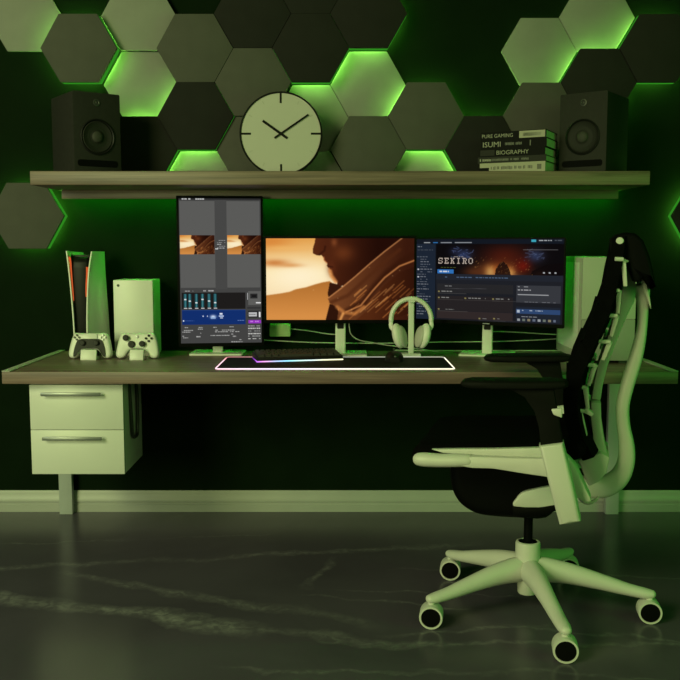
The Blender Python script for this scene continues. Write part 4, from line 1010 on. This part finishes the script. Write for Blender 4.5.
# flexible ribs: a tip on each side of the pad, an arm back to the spine
ribs = [(-0.214, -0.231, 1.075, -0.240, 1.060, -0.240, 1.00), (-0.208, -0.223, 0.990, -0.225, 0.985, -0.222, 0.925), (-0.196, -0.220, 0.921, -0.222, 0.917, -0.206, 0.862), (-0.177, -0.204, 0.849, -0.205, 0.845, -0.186, 0.795),
        (-0.145, -0.166, 0.783, -0.168, 0.778, -0.150, 0.722), (-0.117, -0.141, 0.720, -0.142, 0.716, -0.150, 0.655), (-0.105, -0.140, 0.653, -0.142, 0.652, -0.164, 0.640), (-0.120, -0.144, 0.579, -0.145, 0.583, -0.128, 0.655)]
for tx, rx, z, ax_, az, bx_, bz in ribs:
    for s in (sym() if z < 1.05 else (1,)):
        mb = MB()
        mb.tube([(tx + 0.004, s * 0.165, z), (rx, s * 0.160, z - 0.001)], 0.0058, 8)
        d_ = Vector((bx_ - ax_, bz - z)).normalized(); n_ = Vector((-d_.y, d_.x)) * 0.0075
        q0, q1 = sorted((s * 0.150, s * 0.118))
        mb.prism([(rx + n_.x, z + n_.y), (bx_ + n_.x * 0.7, bz + n_.y * 0.7), (bx_ - n_.x * 0.7, bz - n_.y * 0.7), (rx - n_.x, z - n_.y)], q0, q1, 'xz', bev=0.002)
        mb.tube([(ax_ + 0.001, s * 0.135, z - 0.006), (ax_ + 0.006, s * 0.050, z - 0.012)], [(0.008, 0.004), (0.008, 0.004)], 8)
        mb.build('rib', W, ch)
# backbone: thick white bow from the mechanism to the top of the spine
L_ = [(-0.262, 0.985), (-0.270, 0.975), (-0.2790, 0.940), (-0.2815, 0.883), (-0.270, 0.824), (-0.247, 0.736), (-0.231, 0.661), (-0.232, 0.602), (-0.240, 0.542), (-0.240, 0.489), (-0.225, 0.452), (-0.197, 0.432), (-0.160, 0.428), (-0.10, 0.43)]
R_ = [(-0.262, 1.000), (-0.310, 0.998), (-0.3115, 0.940), (-0.309, 0.860), (-0.300, 0.785), (-0.280, 0.705), (-0.2685, 0.645), (-0.272, 0.590), (-0.286, 0.530), (-0.288, 0.475), (-0.275, 0.425), (-0.246, 0.388), (-0.200, 0.366), (-0.10, 0.362)]
P = []; RR = []
rings = []
def sm(L): 
    Q, _ = resample([Vector((a, 0, b_)) for a, b_ in L], [(0, 0)] * len(L), 4); return Q
for a, b_ in zip(sm(L_), sm(R_)):
    ring = []; c_ = (a + b_) / 2; h_ = (a - b_) / 2; hw = 0.026
    for k in range(20):
        t = 2 * math.pi * k / 20
        ring.append(c_ + h_ * math.copysign(abs(math.cos(t)) ** 0.75, math.cos(t)) + Vector((0, hw * math.copysign(abs(math.sin(t)) ** 0.75, math.sin(t)), 0)))
    rings.append(ring)
MB().loft(rings).build('backbone', W, ch)
# ------------------------------------------------------------------ light
def area(name, loc, target, size, power, color, sy=None):
    l = bpy.data.lights.new(name, 'AREA'); l.energy = power; l.color = color; l.shape = 'RECTANGLE'; l.size = size; l.size_y = sy or size
    o = bpy.data.objects.new(name, l); COL.objects.link(o); o.location = loc
    o.rotation_euler = (Vector(target) - Vector(loc)).to_track_quat('-Z', 'Y').to_euler()
    return o
area('high_key_light', (-2.9, -0.7, 2.9), (0.1, 3.4, 0.8), 1.6, 96, (0.90, 1.0, 0.39), 1.2)  # unseen key light, put in high on the left
area('low_left_fill', (-2.7, -1.2, 1.25), (0.1, 3.4, 0.8), 1.2, 60, (0.90, 1.0, 0.40), 1.2)  # added low fill from the left, reaches under the shelf
area('right_fill', (1.6, -1.6, 2.2), (0.1, 3.4, 0.8), 1.0, 15, (0.90, 1.0, 0.42), 1.0)  # added weak fill for faces turned to the right
area('cool_left_fill', (-2.8, 0.4, 1.8), (-0.6, 3.5, 0.6), 1.2, 10, (0.75, 0.95, 1.0))  # added faint cool fill from the left, no window there
area('green_room_light', (2.7, 1.3, 1.25), (0.7, 2.8, 0.7), 0.9, 12, (0.03, 1.0, 0.04), 1.4)
w = bpy.data.worlds.new('room_ambient'); SC.world = w; w.use_nodes = True
w.node_tree.nodes['Background'].inputs['Color'].default_value = (0.08, 1.0, 0.06, 1); w.node_tree.nodes['Background'].inputs['Strength'].default_value = 0.045
SC.cycles.use_denoising = True
SC.cycles.max_bounces = 8
